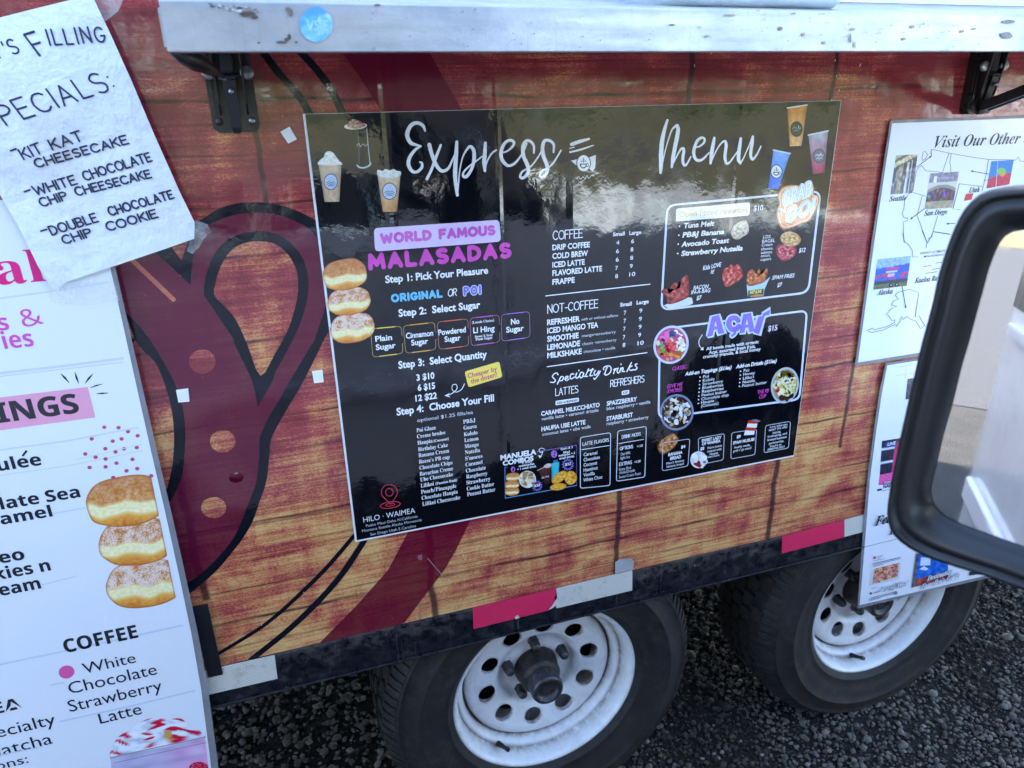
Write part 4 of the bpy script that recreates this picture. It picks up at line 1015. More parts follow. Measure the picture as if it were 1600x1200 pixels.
C1 = [('Poi Glaze',651,675.3,681,670),('Creme brulee',651.8,685,696,677),('Haupia',652.5,695,676,691),('Birthday Cake',653.4,705.3,699.8,696.3),('Banana Cream',654,714.6,701.6,705.6),("Reese's PB cup",654.8,724.4,702.4,716),('Chocolate Chips',655.5,734,706.9,724.4),('Bavarian Creme',656,743.5,708,733.4),('Ube Cheesecake',656.8,752.5,708,742.8),('Lilikoi',657.6,761.9,678,758),('Peach/Pineapple',658,771.6,713,761),('Chocolate Haupia',659,781,715,769.8),('Lilikoi Cheesecake',660,790.6,719,778.4),
 ('PB&J',723.8,662,742.9,659.7),('Guava',724.3,671.5,744.8,669),('Kulolo',724.9,681.6,746,679),('Lemon',725.6,691,747.6,688),('Mango',726,700.4,748,697.2),('Nutella',726.6,709.8,750,706.6),("S'mores",727,719.5,753.8,715.6),('Caramel',727.5,728.9,754,724.8),('Chocolate',728,738.6,759,733.4),('Raspberry',728.6,747.8,761.6,742.2),('Strawberry',729,757.2,766,750.6),('Cookie Butter',729.4,766.6,772,758.7),('Peanut Butter',730,775.4,773.8,767.9)]
for t in C1: a.text(*t, 6.0, 'sb', .0)
a.text('(Coconut)', 677.5, 691, 701, 687, 4, 'sb', .005); a.text('(Passion fruit)', 680.5, 757.6, 714, 750.6, 4, 'sb', .005)
a.done('filling_list_lettering', M_print, menu)
a = Art(YM); RC = (214, 66, 84)
a.stroke(ell(608.4, 769, 12.6, 12, 0, 20, 148, 392)+[(610.6, 788)], 1.0, RC, closed=True); a.stroke(ell(608.4, 769.2, 6, 6, 0, 16), 1.0, RC, closed=True)
a.stroke(ell(609.8, 789, 15.8, 5, -8, 24), 1.0, RC, closed=True); a.stroke(ell(609.8, 788.6, 7, 2.2, -8, 14), .9, RC, closed=True)
a.text('HILO · WAIMEA', 568, 816.3, 648.8, 800.6, 8.2, 'b', 0, (214, 218, 226))
for t in (('Puako Maui Oahu N.California',572,823.6,652.5,807.8),('Montana Seattle Alaska Minnesota',566,831.6,659,813.2),('San Diego Utah S Carolina',578.8,837,650,822.8)): a.text(*t, 4.2, 'b', 0, (186, 190, 200))
a.done('location_lettering', M_print, menu)

# middle column
a = Art(YM)
strokes(a, 'COFFEE', 864, 374.6, 910, 371.3, 13.4, 1.3, gap=.12); strokes(a, 'NOT-COFFEE', 855.6, 489.3, 934, 481.4, 12.8, 1.3, gap=.14)
strokes(a, 'LATTES', 868, 618.3, 903, 612.4, 11, 1.1, gap=.14); strokes(a, 'REFRESHERS', 953.6, 604.6, 1006.2, 596.6, 10.6, 1.1, gap=.14)
def zS(p): return (850+p[0]/9.412, 560+p[1]/9.412)
for pts in ([(205,240),(190,213),(150,225),(122,268),(150,298),(166,325),(140,352),(92,348)], [(248,268),(225,315),(195,375)], [(228,300),(255,268),(285,275),(270,318),(235,328)], [(312,296),(345,285),(348,262),(322,266),(306,300),(330,324),(368,300)], [(436,232),(405,226),(383,262),(398,300),(446,272)], [(480,215),(464,262),(480,290),(515,262)], [(512,172),(511,180)],
   [(580,212),(546,202),(522,245),(535,283),(562,270),(584,214),(572,258),(606,262)], [(656,150),(622,225),(608,262),(640,262)], [(712,148),(682,222),(674,254),(712,246)], [(652,180),(726,160)], [(752,178),(734,214),(745,244),(776,228),(802,182)], [(826,186),(795,242),(745,302),(728,288)],
   [(876,166),(872,138),(912,112),(962,112),(986,150),(964,212),(910,243),(882,222)], [(926,126),(905,180),(892,228)], [(1022,166),(1044,150),(1032,185),(1020,222)], [(1030,185),(1062,146)], [(1088,140),(1070,185),(1084,212),(1114,190)], [(1131,80),(1129,90)], [(1128,138),(1110,202)], [(1116,176),(1152,134),(1160,156),(1146,188),(1182,188)],
   [(1284,60),(1246,128),(1216,190)], [(1292,108),(1244,136),(1266,172),(1306,166)], [(1366,80),(1338,86),(1346,112),(1366,136),(1340,166),(1308,160)]):
    a.stroke([zS(p) for p in pts], 1.75, WHITE, .0006, True, k=4)
a.done('drinks_heading_lettering', M_print, menu)
a = Art(YM)
for t in (('DRIP COFFEE',863,391,921.6,386.6),('COLD BREW',863,404.4,918.5,400.6),('ICED LATTE',863,418,913.5,413.8),('FLAVORED LATTE',863,431,940.6,423.5),('FRAPPE',863,444.8,897.8,441),
  ('REFRESHER',855,508,906,501.9),('ICED MANGO TEA',855,521,934.6,511),('SMOOTHIE',855,534,904,527.8),('LEMONADE',855,546.9,906,540.6),('MILKSHAKE',855,559.8,908.8,552.5)): a.text(*t, 8.3, 'b', .03)
for t in (('CARAMEL MILKCCHIATO',845.5,649.8,936.8,635),('HAUPIA UBE LATTE',846,673.7,914.5,663),('SPAZZBERRY',947.8,633.9,995,626),('STARBURST',947.5,657.7,988.5,651)): a.text(*t, 6.6, 'b', .028)
for t in (('with or without caffeine',908,501.3,965.4,493.5),('mango•strawberry',909,526.9,962,519.5),('classic •strawberry',909.4,539.6,963,532),('chocolate • vanilla',911.9,551.7,961.3,545)): a.text(*t, 4.3, 'b', .004, (206,210,220))
for t in (('vanilla latte • caramel drizzle',846,657,935,643),('coconut latte • ube walls',847.4,681,922.7,668.4),('blue raspberry • vanilla',947.8,641,1016,630),('raspberry • strawberry',947.8,664.5,1013,653.6)): a.text(*t, 5.0, 'b', .006, (220,224,232))
for t in (('Small',957.5,369,976,367.8),('Large',983,366.9,1001.9,365),('Small',968.8,479,986.9,476.5),('Large',994.4,475.6,1013.5,473.4)): a.text(*t, 5.6, 'b', .03)
for s_, x, y, w_ in (('4',962.6,382.3,5),('6',962.4,395.6,4.6),('6',962,408.8,4.6),('7',961.3,421.9,4),('8',961,434.8,4.4),('6',986,380,4.4),('8',985,393,4.4),('8',984.6,406,4.4),('9',984,419,4.2),('10',983,431.9,9.4),('7',974.6,491.9,3.6),('7',974.2,504.6,3.6),('7',973.6,517,3.6),('7',973,530,3.6),('8',972.6,542.3,4.2),('9',998.8,488.8,4.4),('9',998,501.6,4.4),('9',997.6,514,4.4),('9',997,526.6,4.4),('10',996,539.4,9.6)): a.text(s_, x, y, x+w_, y-.6, 6.2, 'b', .008)
a.done('drinks_lettering', M_print, menu)
a = Art(YM)
a.stroke([(853,462.3),(1015.6,444)], 1.5, WHITE); a.stroke([(855,573),(1011,551)], 1.4, WHITE)
a.rrect([(868,626.4),(904.4,621.2),(904.4,627.6),(868,633.4)], 1.8, 0, None, fill=WHITE); a.text('ICED or BLENDED', 870, 631.4, 902.6, 626.4, 3.2, 'b', .03, (20,24,34))
a.rrect([(971.3,611),(983,609),(983,615.5),(971.3,617.4)], 1.8, 0, None, fill=WHITE); a.text('ICED', 973, 615.6, 981.6, 614.2, 3.2, 'b', .03, (20,24,34))
for qd in ([(906.6,683.4),(954,675.8),(953,758.4),(906.6,762.8)], [(964.9,673.4),(1009.8,666.0),(1007.4,745.2),(963,751.8)]): a.rrect(qd, 4, 1.1, (214,218,226))
a.stroke([(909,702.6),(952.2,696)], .9, WHITE); a.stroke([(967,693),(1005.6,686.4)], .9, WHITE)
strokes(a, 'LATTE FLAVORS', 910.4, 696.4, 951, 689.8, 5, .7, gap=.16); strokes(a, 'DRINK MODS', 971.6, 685.2, 1000.6, 680.4, 5, .7, gap=.16)
strokes(a, 'OPTIONS', 968.6, 703.4, 988.6, 700, 5, .7, gap=.16); strokes(a, 'EXTRAS', 967.4, 728, 986.8, 724.6, 5, .7, gap=.16)
for t in (('Caramel',911.7,713,933,709.6),('Chocolate',911.7,721,937,716.9),('Coconut',911.7,729,932.8,725.4),('Hazelnut',911.7,737,933.7,733.2),('Vanilla',911.4,744.8,929,741.6),('White Choc',911.2,752.8,940.9,747.4)): a.text(*t, 5.2, 'b', .006)
for t in (('Oat Milk',969.3,711.8,984.9,709),('light Ice',969.3,717.9,984,715.2),('Extra Shot',967,735.5,986,732),('Walla/Drizzle',967,741,991.8,736.6),('Sweet Cream Foam',966.8,747.6,1001,741.6)): a.text(*t, 4.3, 'b', .004, (206,210,220))
a.text('+1.00', 995, 699.2, 1004, 697.6, 3.6, 'b', .01); a.text('+1.00', 991, 723.6, 1000.6, 722, 3.6, 'b', .01)
a.done('option_boxes', M_print, menu)
# combo offer with its pictures
a = Art(YM)
a.stroke([(788.8,730),(789.5,778.3)], .9, (88,150,196)); a.stroke([(789.5,778.3),(901,758.5)], 1.1, (96,156,206)); a.stroke([(901,758.5),(900.8,695.5)], .8, (96,88,140)); a.stroke([(900.8,695.5),(839,706)], .9, (128,120,190))
a.text('MANUELA', 782, 719, 838, 703.4, 7.6, 'b', .045); a.text('COMBOS', 785.5, 727.5, 833.5, 714.6, 7.2, 'b', .045)
for t in (('3 filled',815.5,724.8,830.8,721.6),('malasadas',810.8,729.8,834.8,725.4),('+ 1 small drink',808,735,837.8,729.6),('Spam & 3',875.8,703.2,894.5,700),('filled',880,708.6,890,706.8),('malasadas + 2',872.4,713.6,898.4,709),('small drinks',874,718,897,713.8)): a.text(*t, 3.3, 'b', .02)
a.stroke([(851,702),(846,700),(842,703),(845,707),(848,705),(846,711),(843.5,714)], .9, WHITE, .0005, True); a.shape([(841,711),(843,716),(846.6,712.6)], WHITE, lift=.0005)
a.done('combo_lettering', M_print, menu)
a = Art(YM); PU = (176, 112, 200)
for x, y, r, s_ in ((801.5,733.3,4,'1'),(865.7,709.3,5.6,'2')): a.shape(ell(x, y, r*.85, r*1.05, n=16), PU, lift=.0005); a.text(s_, x-r*.3, y+r*.6, x+r*.3, y+r*.6, r*1.1, 'b', .03, (40,20,60), .0007)
for x, y, r, s_ in ((839,759,9,'$20'),(887.3,725.8,10,'$32')):
    a.shape([(x+r*(1 if i % 2 else .68)*math.cos(i*math.pi/13), y+r*(1 if i % 2 else .68)*math.sin(i*math.pi/13)) for i in range(26)], (150,130,224), lift=.00045); a.shape([(x+r*(.82 if i % 2 else .52)*math.cos(i*math.pi/13), y+r*(.82 if i % 2 else .52)*math.sin(i*math.pi/13)) for i in range(26)], (18,16,34), lift=.0005)
    a.text(s_, x-4.6, y+2, x+4.6, y+1.2, 4, 'b', .02, WHITE, .0007)
a.done('offer_badges', M_print, menu)
a = Art(YM)
for cx, cy in ((800,767.5),(800.2,757),(801.4,745.4)): donut(a, cx, cy, 11.2, 7, -6, cy, .1, 24, 6)
def oat(u, v, r): return r.choice([(226,214,186),(206,186,146),(176,140,96),(238,232,214),(150,112,76)])
bowl(a, 824, 748.8, 13.4, 13.4, 0, (232,222,214), (206,188,160), oat, 3, 46, .24)
cup(a, [(840.5,735),(861,725.5),(860,754),(851.5,757.5)], (90,52,50), (52,26,26), 6); a.stroke([(840,735),(861,725)], 1.6, (196,150,146)); lumps(a, [(849,730),(853,725),(859,724),(862,727),(857,731)], (220,200,192), (160,120,110), (244,236,230), 2, 4)
a.text('Tin Foxy', 846, 748, 858, 744, 3, 'sc', 0, (214,206,206))
cup(a, [(861.6,724),(873.8,721.5),(872.4,750),(861.6,752)], (70,196,206), (56,176,200), 6); a.shape([(864.6,719.5),(871.2,718),(871.6,722),(864.2,723.6)], (40,120,180)); a.shape([(863.5,730),(871.5,728),(871,742),(863.3,744)], (188,226,232))
for cx, cy, rx, ry, ro in ((872,760.4,13,5.4,-8),(891.5,746.5,9.6,11,10),(874,745.6,14,7,-38)): lumps(a, ell(cx, cy, rx, ry, ro, 12), (232,168,50), (190,116,30), (250,206,110), cx, 5)
a.done('combo_picture', M_print, menu)

# right column: open faced box
a = Art(YM)
a.rrect([(1042.5,321),(1282,298.5),(1263,457),(1033,484.5)], [14,14,14,14], 3.2, (206, 216, 236), lift=.0001); a.done('section_frame', M_print, menu)
a = Art(YM); a.rrect([(1056.5,326),(1172,316),(1171,336.5),(1055.5,346.2)], 3.5, 0, None, fill=(232,232,236)); a.text('Open-Faced Favorites', 1061, 339.7, 1168, 330.0, 9, 'b', .024, (212,184,130))
a.text('$10', 1177, 329.5, 1192, 327.8, 8, 'b', .016)
for i, t in enumerate((('Tuna Melt',1068,356.5,1116,351.4),('PB&J Banana',1065.9,370.9,1131.4,364.6),('Avocado Toast',1064,385.7,1139,377.4),('Strawberry Nutella',1064,399.9,1160.4,388.8))):
    a.text(*t, 7.6, 'b', .036, shear=.12, col=(238,236,226)); a.shape(ell((1061.5,1060.5,1059.5,1058.8)[i], (353.5,367.6,381.5,396)[i], 1.3, 1.3, n=8), WHITE, lift=.0006)
LX = [('LOX',1191.8,372.9,1204,371.6),('BAGEL',1190.4,379.6,1210.6,377.4),('Cream',1189.6,385.2,1206.4,383.4),('cheese,',1189,391.2,1207.4,389.2),('salmon,',1188.6,397,1206.6,395),('onion,',1188.4,402,1203.4,400.4),('capers',1187.8,407.8,1204.6,406)]
for i, t in enumerate(LX): a.text(*t, 5 if i < 2 else 4.4, 'b', .008, (222,224,232))
a.text('$12', 1247.8, 394.5, 1258, 393, 6.4, 'b', .024, shear=.15)
a.text('Kids LOVE', 1098, 422.3, 1127, 416.0, 6.6, 'b', .024, shear=.2, align=False); a.text('it!', 1110, 427.6, 1115.6, 426.4, 6.4, 'b', .024, shear=.2)
a.text('BACON', 1083, 452.7, 1107, 449, 6, 'b', .016, shear=.2); a.text('IN-A-BAG', 1079.4, 459.7, 1110, 455.2, 6, 'b', .016, shear=.2); a.text('$7', 1088, 468.7, 1096, 467.4, 6.4, 'b', .024, shear=.2)
a.text('SPAM FRIES', 1205.6, 437, 1241.4, 432, 6, 'b', .016, shear=.25); a.text('$7', 1214, 448.5, 1221.6, 447, 6.2, 'b', .024, shear=.2)
a.done('savoury_lettering', M_print, menu)
def zR(p): return (1020+p[0]/5.926, 300+p[1]/5.926)
a = Art(YM)
lumps(a, [zR(p) for p in ((725,370),(760,300),(850,262),(885,300),(885,380),(840,410),(790,440),(740,425))], (206,192,164), (150,128,96), (238,232,214), 2)
lumps(a, [zR(p) for p in ((1140,520),(1180,480),(1250,490),(1320,510),(1325,570),(1270,620),(1210,640),(1160,600))], (186,60,76), (110,30,48), (236,170,160), 4, 12)
lumps(a, [zR(p) for p in ((1180,430),(1200,385),(1270,365),(1340,390),(1372,440),(1340,490),(1270,505),(1210,480))], (200,158,96), (150,100,54), (238,216,170), 6)
a.shape([zR(p) for p in ((100,1052),(190,1010),(310,975),(362,978),(372,1030),(340,1048),(150,1078))], (214,218,222), lift=.0002)
lumps(a, [zR(p) for p in ((80,930),(95,900),(130,902),(150,940),(165,870),(205,835),(240,860),(252,890),(262,810),(312,765),(336,830),(335,930),(312,985),(150,1040),(125,970))], (166,58,50), (88,22,26), (224,130,110), 8, 12)
lumps(a, [zR(p) for p in ((640,790),(655,715),(700,690),(720,660),(750,690),(790,662),(815,700),(832,740),(828,790),(760,845),(680,880),(652,830))], (196,70,56), (110,26,32), (240,160,140), 9, 12)
a.shape([zR(p) for p in ((868,858),(1035,828),(1086,785),(1032,905),(1025,962),(880,972))], (176,206,224), lift=.0002)
lumps(a, [zR(p) for p in ((865,800),(880,740),(920,715),(965,760),(972,708),(990,715),(1005,762),(1050,706),(1066,730),(1050,790),(1030,835),(900,872),(872,840))], (190,96,48), (110,44,30), (236,170,90), 12, 12)
a.shape([zR(p) for p in ((884,912),(1026,894),(1022,966),(880,974))], (38,66,60), lift=.0004); a.text('SPAM', *zR((894,944)), *zR((1006,926)), 5, 'sb', .02, (230,214,90), .0006); a.shape([zR(p) for p in ((900,962),(960,946),(1018,950),(1018,966),(900,972))], (206,130,80), lift=.00045)
a.done('savoury_food_pictures', M_print, menu)
a = Art(YM)
def zG(p): return (1020+p[0]/5.333, 150+p[1]/5.333)
GO = [(1040,830),(1075,765),(1150,742),(1240,745),(1265,722),(1315,718),(1342,760),(1342,815),(1380,830),(1388,880),(1350,960),(1300,1040),(1240,1060),(1165,1095),(1085,1112),(1045,1060),(1028,960),(1052,900)]
a.shape([zG(p) for p in cat(GO, 4, True)], (206,128,66), lift=.0005); c_ = np.array([1205,910])
a.shape([zG(tuple(c_+(np.array(p)-c_)*.93)) for p in cat(GO, 4, True)], (232,214,200), lift=.0006); a.shape([zG(tuple(c_+(np.array(p)-c_)*.89)) for p in cat(GO, 4, True)], (222,150,92), lift=.0007)
for col, wd, lf in (((226,232,246), 6.6, .0008), ((150,164,206), 3.6, .0010), ((236,240,250), 2.6, .0011)):
    strokes(a, 'GRAB', 1224.5, 320, 1265, 304, 19, wd, col, gap=.30, shear=.28, lift=lf*1.6-.0005, align=False); strokes(a, 'GO!', 1228, 347, 1268, 331, 19, wd, col, gap=.34, shear=.3, lift=lf*1.6-.0005, align=False)
strokes(a, "'N", 1218, 334, 1226, 331, 8, 1.8, (236,240,250), gap=.2, lift=.0012, align=False)
a.done('bubble_lettering', M_print, menu)
# acai box
a = Art(YM); a.rrect([(1031,514.5),(1261,485.2),(1249,624),(1029,653)], 11, 3.0, (206, 216, 236), lift=.0001); a.done('section_frame', M_print, menu)
a = Art(YM)
AC = {'A': [(1104,527),(1117,493.5),(1124,492),(1133,521.5),(1126,522.5),(1123.5,516),(1116,517),(1113.5,525.5)], 'C': None}
def letters(col, g, lf):
    for pts in ([(1105,526),(1112,495),(1123,491.5),(1131.5,520.5),(1122.5,522),(1120.6,514.5),(1115,515.2),(1113,524.5)], [(1155,520.5),(1161.5,491),(1173,488.5),(1179,517.5),(1170.5,518.8),(1169,511.5),(1164,512.2),(1163,519.6)], [(1177,519),(1185,494.5),(1194.5,493),(1185.5,522.5)], [(1190.5,490.5),(1203,483.5),(1202,491.5),(1192,494)]):
        c = np.mean(np.array(pts), 0); P_ = pts if g == 0 else None
        if g == 0: a.shape(pts, col, lift=lf)
        else:
            a.stroke(pts, g*2, col, lf-.0001, closed=True); a.shape(pts, col, lift=lf)
    for w0, dd in ((8.5+2*g, 0),): a.stroke([(1153,500.5),(1148,496.5),(1141,498.5),(1138.5,506.5),(1142.5,514),(1150,513.5),(1154,510)], w0*.92, col, lf, True, k=5)
    a.stroke([(1146,515),(1148,520),(1143.5,524.5)], 3.4+2*g, col, lf, True, k=4)
letters((196, 212, 240), 2.6, .0006); letters((136, 112, 206), 0, .0010)
a.shape([(1117.6,501),(1119.8,509.6),(1115.6,510.2)], (196,212,240), lift=.0013); a.shape([(1166.6,498),(1168.6,506.8),(1164.4,507.4)], (196,212,240), lift=.0013)
a.text('$15', 1199.3, 517.4, 1214, 515.4, 8, 'b', .03, (226,210,240))
a.stroke([(1097,523),(1092,532),(1092.6,540),(1097,545)], 1.1, WHITE, .0005, True); a.shape([(1094,546.6),(1099,547),(1098.6,541.6)], WHITE, lift=.0005)
for t in (('All bowls made with organic',1103,547.4,1185,535.6),('Acai, assorted fresh fruit,',1107,553.2,1180,542.6),('crunchy granola, & local honey',1098,560,1188,546.6)): a.text(*t, 5, 'b', .018)
for t in (('CLASSIC',1050,578.8,1073,575.2),('GIVE ME',1042,606.7,1066.4,602.8),("S'MORES",1042,614.4,1065.7,610.6),('THE PB',1183,615.7,1200.4,612.6),('CUP',1185.5,622.9,1196.5,621)): a.text(*t, 5.8, 'b', .02, (206,78,176), shear=.2)
for t in (('Add-on Toppings ($1/ea)',1069.8,587,1142.4,576),('Add-on Drizzle ($1/ea)',1149.4,575.5,1213,565)): a.text(*t, 5.6, 'b', .03, shear=.2)
for t in (('Poi',1098,590.8,1107,589.6),('Kulolo',1097.7,596.5,1116,594),('Strawberry',1097,602.3,1129.4,597.6),('Blueberries',1097,608,1129.4,603.6),('Raspberries',1096.4,613.8,1130,609.2),('Peanut butter',1095.8,619.6,1135,614),('Chocolate chip',1095.3,625.6,1137.9,619.6),('Haupia',1095,631,1115.3,628),('(Coconut)',1095,636.4,1122,632.6),
  ('Poi',1161.4,581.2,1170,580),('Honey',1160.8,587,1179,584.4),("Liliko'i",1160.3,593.2,1177.4,590.8),('Nutella',1159.8,599.2,1179.3,596.4),('Peanut butter',1159,605,1197.7,599.6)): a.text(*t, 4.4, 'b', .006, (222,226,234))
for i in range(8): a.shape(ell(1093.6-i*.4, 589.2+i*5.85, 1.1, 1.1, n=7), WHITE, lift=.0005)
for i in range(5): a.shape(ell(1156.8-i*.5, 580+i*5.85, 1.1, 1.1, n=7), WHITE, lift=.0005)
a.done('acai_lettering', M_print, menu)
a = Art(YM)
def classic(u, v, r):
    if v > .38: return r.choice([(206,120,44),(228,150,70),(176,92,36)])
    if u > .25: return r.choice([(232,232,206),(214,220,170),(240,238,222)])
    if v < -.42 and u > -.1: return r.choice([(44,60,110),(30,42,84),(70,86,140)])
    if v < -.2 and u < -.1: return r.choice([(214,60,150),(232,110,180)])
    if abs(u) < .34 and v > -.25: return r.choice([(214,40,52),(236,86,86),(190,26,44)])
    return r.choice([(110,160,70),(52,66,120),(214,220,170)])
bowl(a, 1048.4, 538.6, 27, 30.5, 22, (196,206,232), (190,60,130), classic, 5, 150, .13); a.done('fruit_bowl_picture', M_print, menu)
a = Art(YM)
def smore(u, v, r): return r.choice([(226,222,216),(206,196,170),(40,20,20),(62,34,30),(176,150,110),(226,226,232),(150,170,206)])
bowl(a, 1057.3, 644.2, 26.5, 28.5, 15, (120,134,164), (44,22,24), smore, 9, 120, .15); a.done('smores_bowl_picture', M_print, menu)
a = Art(YM)
def pbc(u, v, r):
    if u < -.4 and v > .1: return r.choice([(176,30,60),(206,60,90)])
    if v > .5: return r.choice([(40,24,24),(226,220,200),(60,36,30)])
    if v < -.4 and u > -.3: return r.choice([(90,76,30),(60,50,26),(150,130,60)])
    return r.choice([(222,210,140),(238,230,180),(196,180,100),(214,214,190)])
bowl(a, 1226.3, 602, 21.5, 28.5, 12, (176,186,200), (150,140,96), pbc, 12, 110, .2); a.done('banana_bowl_picture', M_print, menu)
# bottom boxes
a = Art(YM)
for qd in ([(1035.6,692),(1077.8,685.6),(1074.8,728),(1034.4,735.8)], [(1091,684.5),(1131.8,677.4),(1130,718.4),(1092,726.2)], [(1143,676.2),(1182,670.4),(1179.5,710.2),(1141.8,717)], [(1196,665),(1235,658.2),(1232,699.8),(1193.4,707.4)]): a.rrect(qd, 4, .8, (206,210,220))
for t in (('$4',1064,700.7,1070.5,699.4,4.6),('BANANA',1044,712.7,1066,708.6,4.6),('BREAD',1047,718.7,1064,715.4,4.6),('SWEET LADY',1096,690.8,1127,684.8,4.4),('OF WAIMEA',1096.5,696,1125.5,690.4,4.2),('$8',1094,703.6,1100,702.4,4.6),('$9',1151,684.8,1157,683.6,4.4),('SPAM MUSUBI',1145,694.4,1178.3,688,4.4)): a.text(t[0], *t[1:5], t[5], 'b', .03)
for t in (("Maui's famous",1041,725.8,1068.8,720.8),('banana bread',1041.5,730.8,1068,726),('Warm kulolo',1104.8,701.8,1128,697.4),('topped with',1104.8,707,1127,702.8),('haupia',1108.6,711.2,1121.6,708.8),('icecream',1106,715.6,1123.6,712.2),('freshly made,',1147,701,1172,696.4),("grab n' go snack!",1145.5,706.4,1174,701),
  ('Love what you',1202.8,669,1230,664.4),("taste?! We offer",1200.8,673.6,1230.2,668.6),('catering,',1206.8,677.8,1219.6,675.6),('fundraising, and',1199,684,1229,679),('limited business',1198.8,689.4,1228.8,684.4),('partnership,',1201.4,694.4,1224.6,690.4),('Inquire at',1203,699,1220.8,696),('(808)742-0021',1199,704.4,1225,700)): a.text(*t, 3.4, 'b', .012, (216,220,228))
a.done('snack_boxes', M_print, menu)
a = Art(YM)
lumps(a, [(1027,697),(1032,689),(1041,682),(1051,677),(1057,681),(1060,686),(1057,694),(1050,702),(1041,708),(1033,710),(1029,704)], (176,112,64), (96,48,30), (236,196,140), 3, 10)
bowl(a, 1091.6, 718.4, 13, 13.2, 0, (222,226,232), (206,208,212), lambda u, v, r: (150,30,36) if v > .35 and u < .2 else r.choice([(240,242,244),(226,230,234)]), 4, 26, .34)
for dy in (0, 11): a.shape([(1169+(-dy*.35),657.5+dy),(1184-dy*.35,656.5+dy),(1182-dy*.35,668+dy),(1166-dy*.35,669+dy)], (232,232,238), lift=.0004); a.shape([(1169-dy*.35,656.5+dy),(1184-dy*.35,657+dy),(1183.6-dy*.35,662+dy),(1168-dy*.35,661.5+dy)], (190,52,44), lift=.0005)
a.shape([(1172,656.5),(1180,655),(1188.6,657.6),(1184,659.5)], (120,124,134), lift=.0006)
a.done('snack_pictures', M_print, menu)
a = Art(YM)
for cx, cy, rx, ry, sg, sd in ((550.2,512,34.5,23.5,.75,3),(545.4,470.6,34,21.5,.45,2),(538.8,429,34.5,24,.12,1)): donut(a, cx, cy, rx, ry, -10, sd, sg, 64, 20)
a.done('fried_bun_picture', M_print, menu)
# ================================================================== OTHER POSTERS
def sheetposter(name, pts, y, label, cat_, border=None, face=(226, 230, 238), thick=.0012):
    xs = [W(p[0], p[1], y) for p in pts]; cx = sum(p[0] for p in xs)/len(xs); cz = sum(p[1] for p in xs)/len(xs)
    e = empty(name, (cx, y, cz+H), label=label, cat=cat_)
    if border:
        a = Art(y+.0006); bb = MB(); bb.prism([a.at(p) for p in border], (0, thick, 0)); bb.build('clear_sleeve', M_acryl, e, smooth=False)
    bb = MB(); aa = Art(y+.0001); bb.prism([aa.at(p) for p in pts], (0, thick*.8, 0), lin(face)); bb.build('sheet', M_paper if border else M_note, e, smooth=False); return e
# -- tall white poster at the left
YL = .984
WE = [(150,320),(172,418),(192,507),(212.5,600),(236,705),(258,800),(280,900),(299,990),(314,1075),(327,1175),(340,1290)]
PL = sheetposter('specials_poster', [(-260,300)]+WE+[(-140,1500)], YL, 'tall white poster of fillings and coffee in a clear sleeve at the left edge', 'poster', border=[(-268,292)]+[(x+8+(y-300)*.004, y+2) for x, y in WE]+[(-140,1520)])
DK = (44, 46, 52)
a = Art(YL)
for p, wd, c in (([(0,466),(60,458),(120,449),(168,441)], 3, (206,212,226)), ([(0,583),(90,573),(192,560)], 4, (204,210,226)), ([(0,588),(192,566)], 1, (190,198,216)),
   ([(0,703),(110,688),(215,668)], 2.4, (206,212,228)), ([(0,743),(110,727),(222,704)], 1.4, (208,214,228)), ([(120,718),(222,694)], 1.2, (208,214,228)), ([(85,802),(135,793)], 2, (206,212,228)), ([(60,915),(120,900)], 2, (208,214,228)),
   ([(0,1038),(102,1017),(285,977)], 3, (204,212,230)), ([(94,1127),(200,1104),(304,1079)], 2.6, (204,212,230)), ([(0,1180),(60,1168)], 2, (208,214,230)), ([(80,1070),(100,1066)], 2, (226,206,222))):
    a.stroke(p, wd, c, lift=.0002)
a.done('pale_board_lines', M_paper, PL)
a = Art(YL); PK = (224, 34, 122); PM = (214, 84, 178)
a.text('al', -3, 445, 72, 437, 52, 'sb', 0, PK)
a.text('s', -1, 516.6, 15.5, 513.6, 26, 'ss', .0, PM); a.text('&', 37.5, 511.6, 69.5, 505, 27, 'ss', .0, PM); a.text('ries', -9, 547, 53, 536, 27, 'ss', .0, PM)
a.done('pink_lettering', M_paper, PL)
a = Art(YL); a.shape([(-60,628),(0,621),(137,604.5),(149,652),(0,672.5),(-60,681)], (228,158,186), lift=.0003)
a.text('INGS', -2, 660.5, 125, 643, 31, 'ss', .008, DK)
for p, wd in (([(95,584),(101,590),(108,598)], [.8,3.4,.8]), ([(117,581.5),(119.5,590),(123,599)], [.8,3.4,.8]), ([(145,584.5),(139,591),(133,599)], [.8,3.4,.8]), ([(141,606),(150,602.5),(160,600)], [.8,2.4,.8]), ([(151,615),(160,614.5),(169,614)], [.8,2.6,.8])): a.stroke(p, wd, DK)
a.done('banner_lettering', M_paper, PL)
a = Art(YL)
for t in (('ulee',-2,736,65.5,724,19),('late Sea',2.5,796,125,772,18.5),('ramel',-12,822,82.5,805,18),('reo',-14,883,39.5,872.6,18.5),('kies n',-6,906.5,80,890,18.5),('eam',1,931,65,919,18.5),('COFFEE',102.5,1020,217,997,21),('EA',-8,1116,35,1106.6,18)): a.text(*t, 'ss', .006, DK)
for t in (('White',131.6,1053,213.8,1037,17),('Chocolate',109.6,1084.5,246.8,1055,18.5),('Strawberry',109.6,1112.5,255,1080,18.5),('Latte',157,1131,223,1116,18.5),('ecialty',-4,1153,89,1132,18.5),('Matcha',-22,1187,84,1163.5,18.5),('ons:',-6,1204,46,1193,14)): a.text(*t, 'b', 0, (38, 42, 56))
a.stroke([(36,711.5),(41,705)], 3.4, DK, .0006)
a.shape(ell(104, 1050, 12.4, 10.2, -10), (222, 92, 160))
a.done('poster_lettering', M_paper, PL)
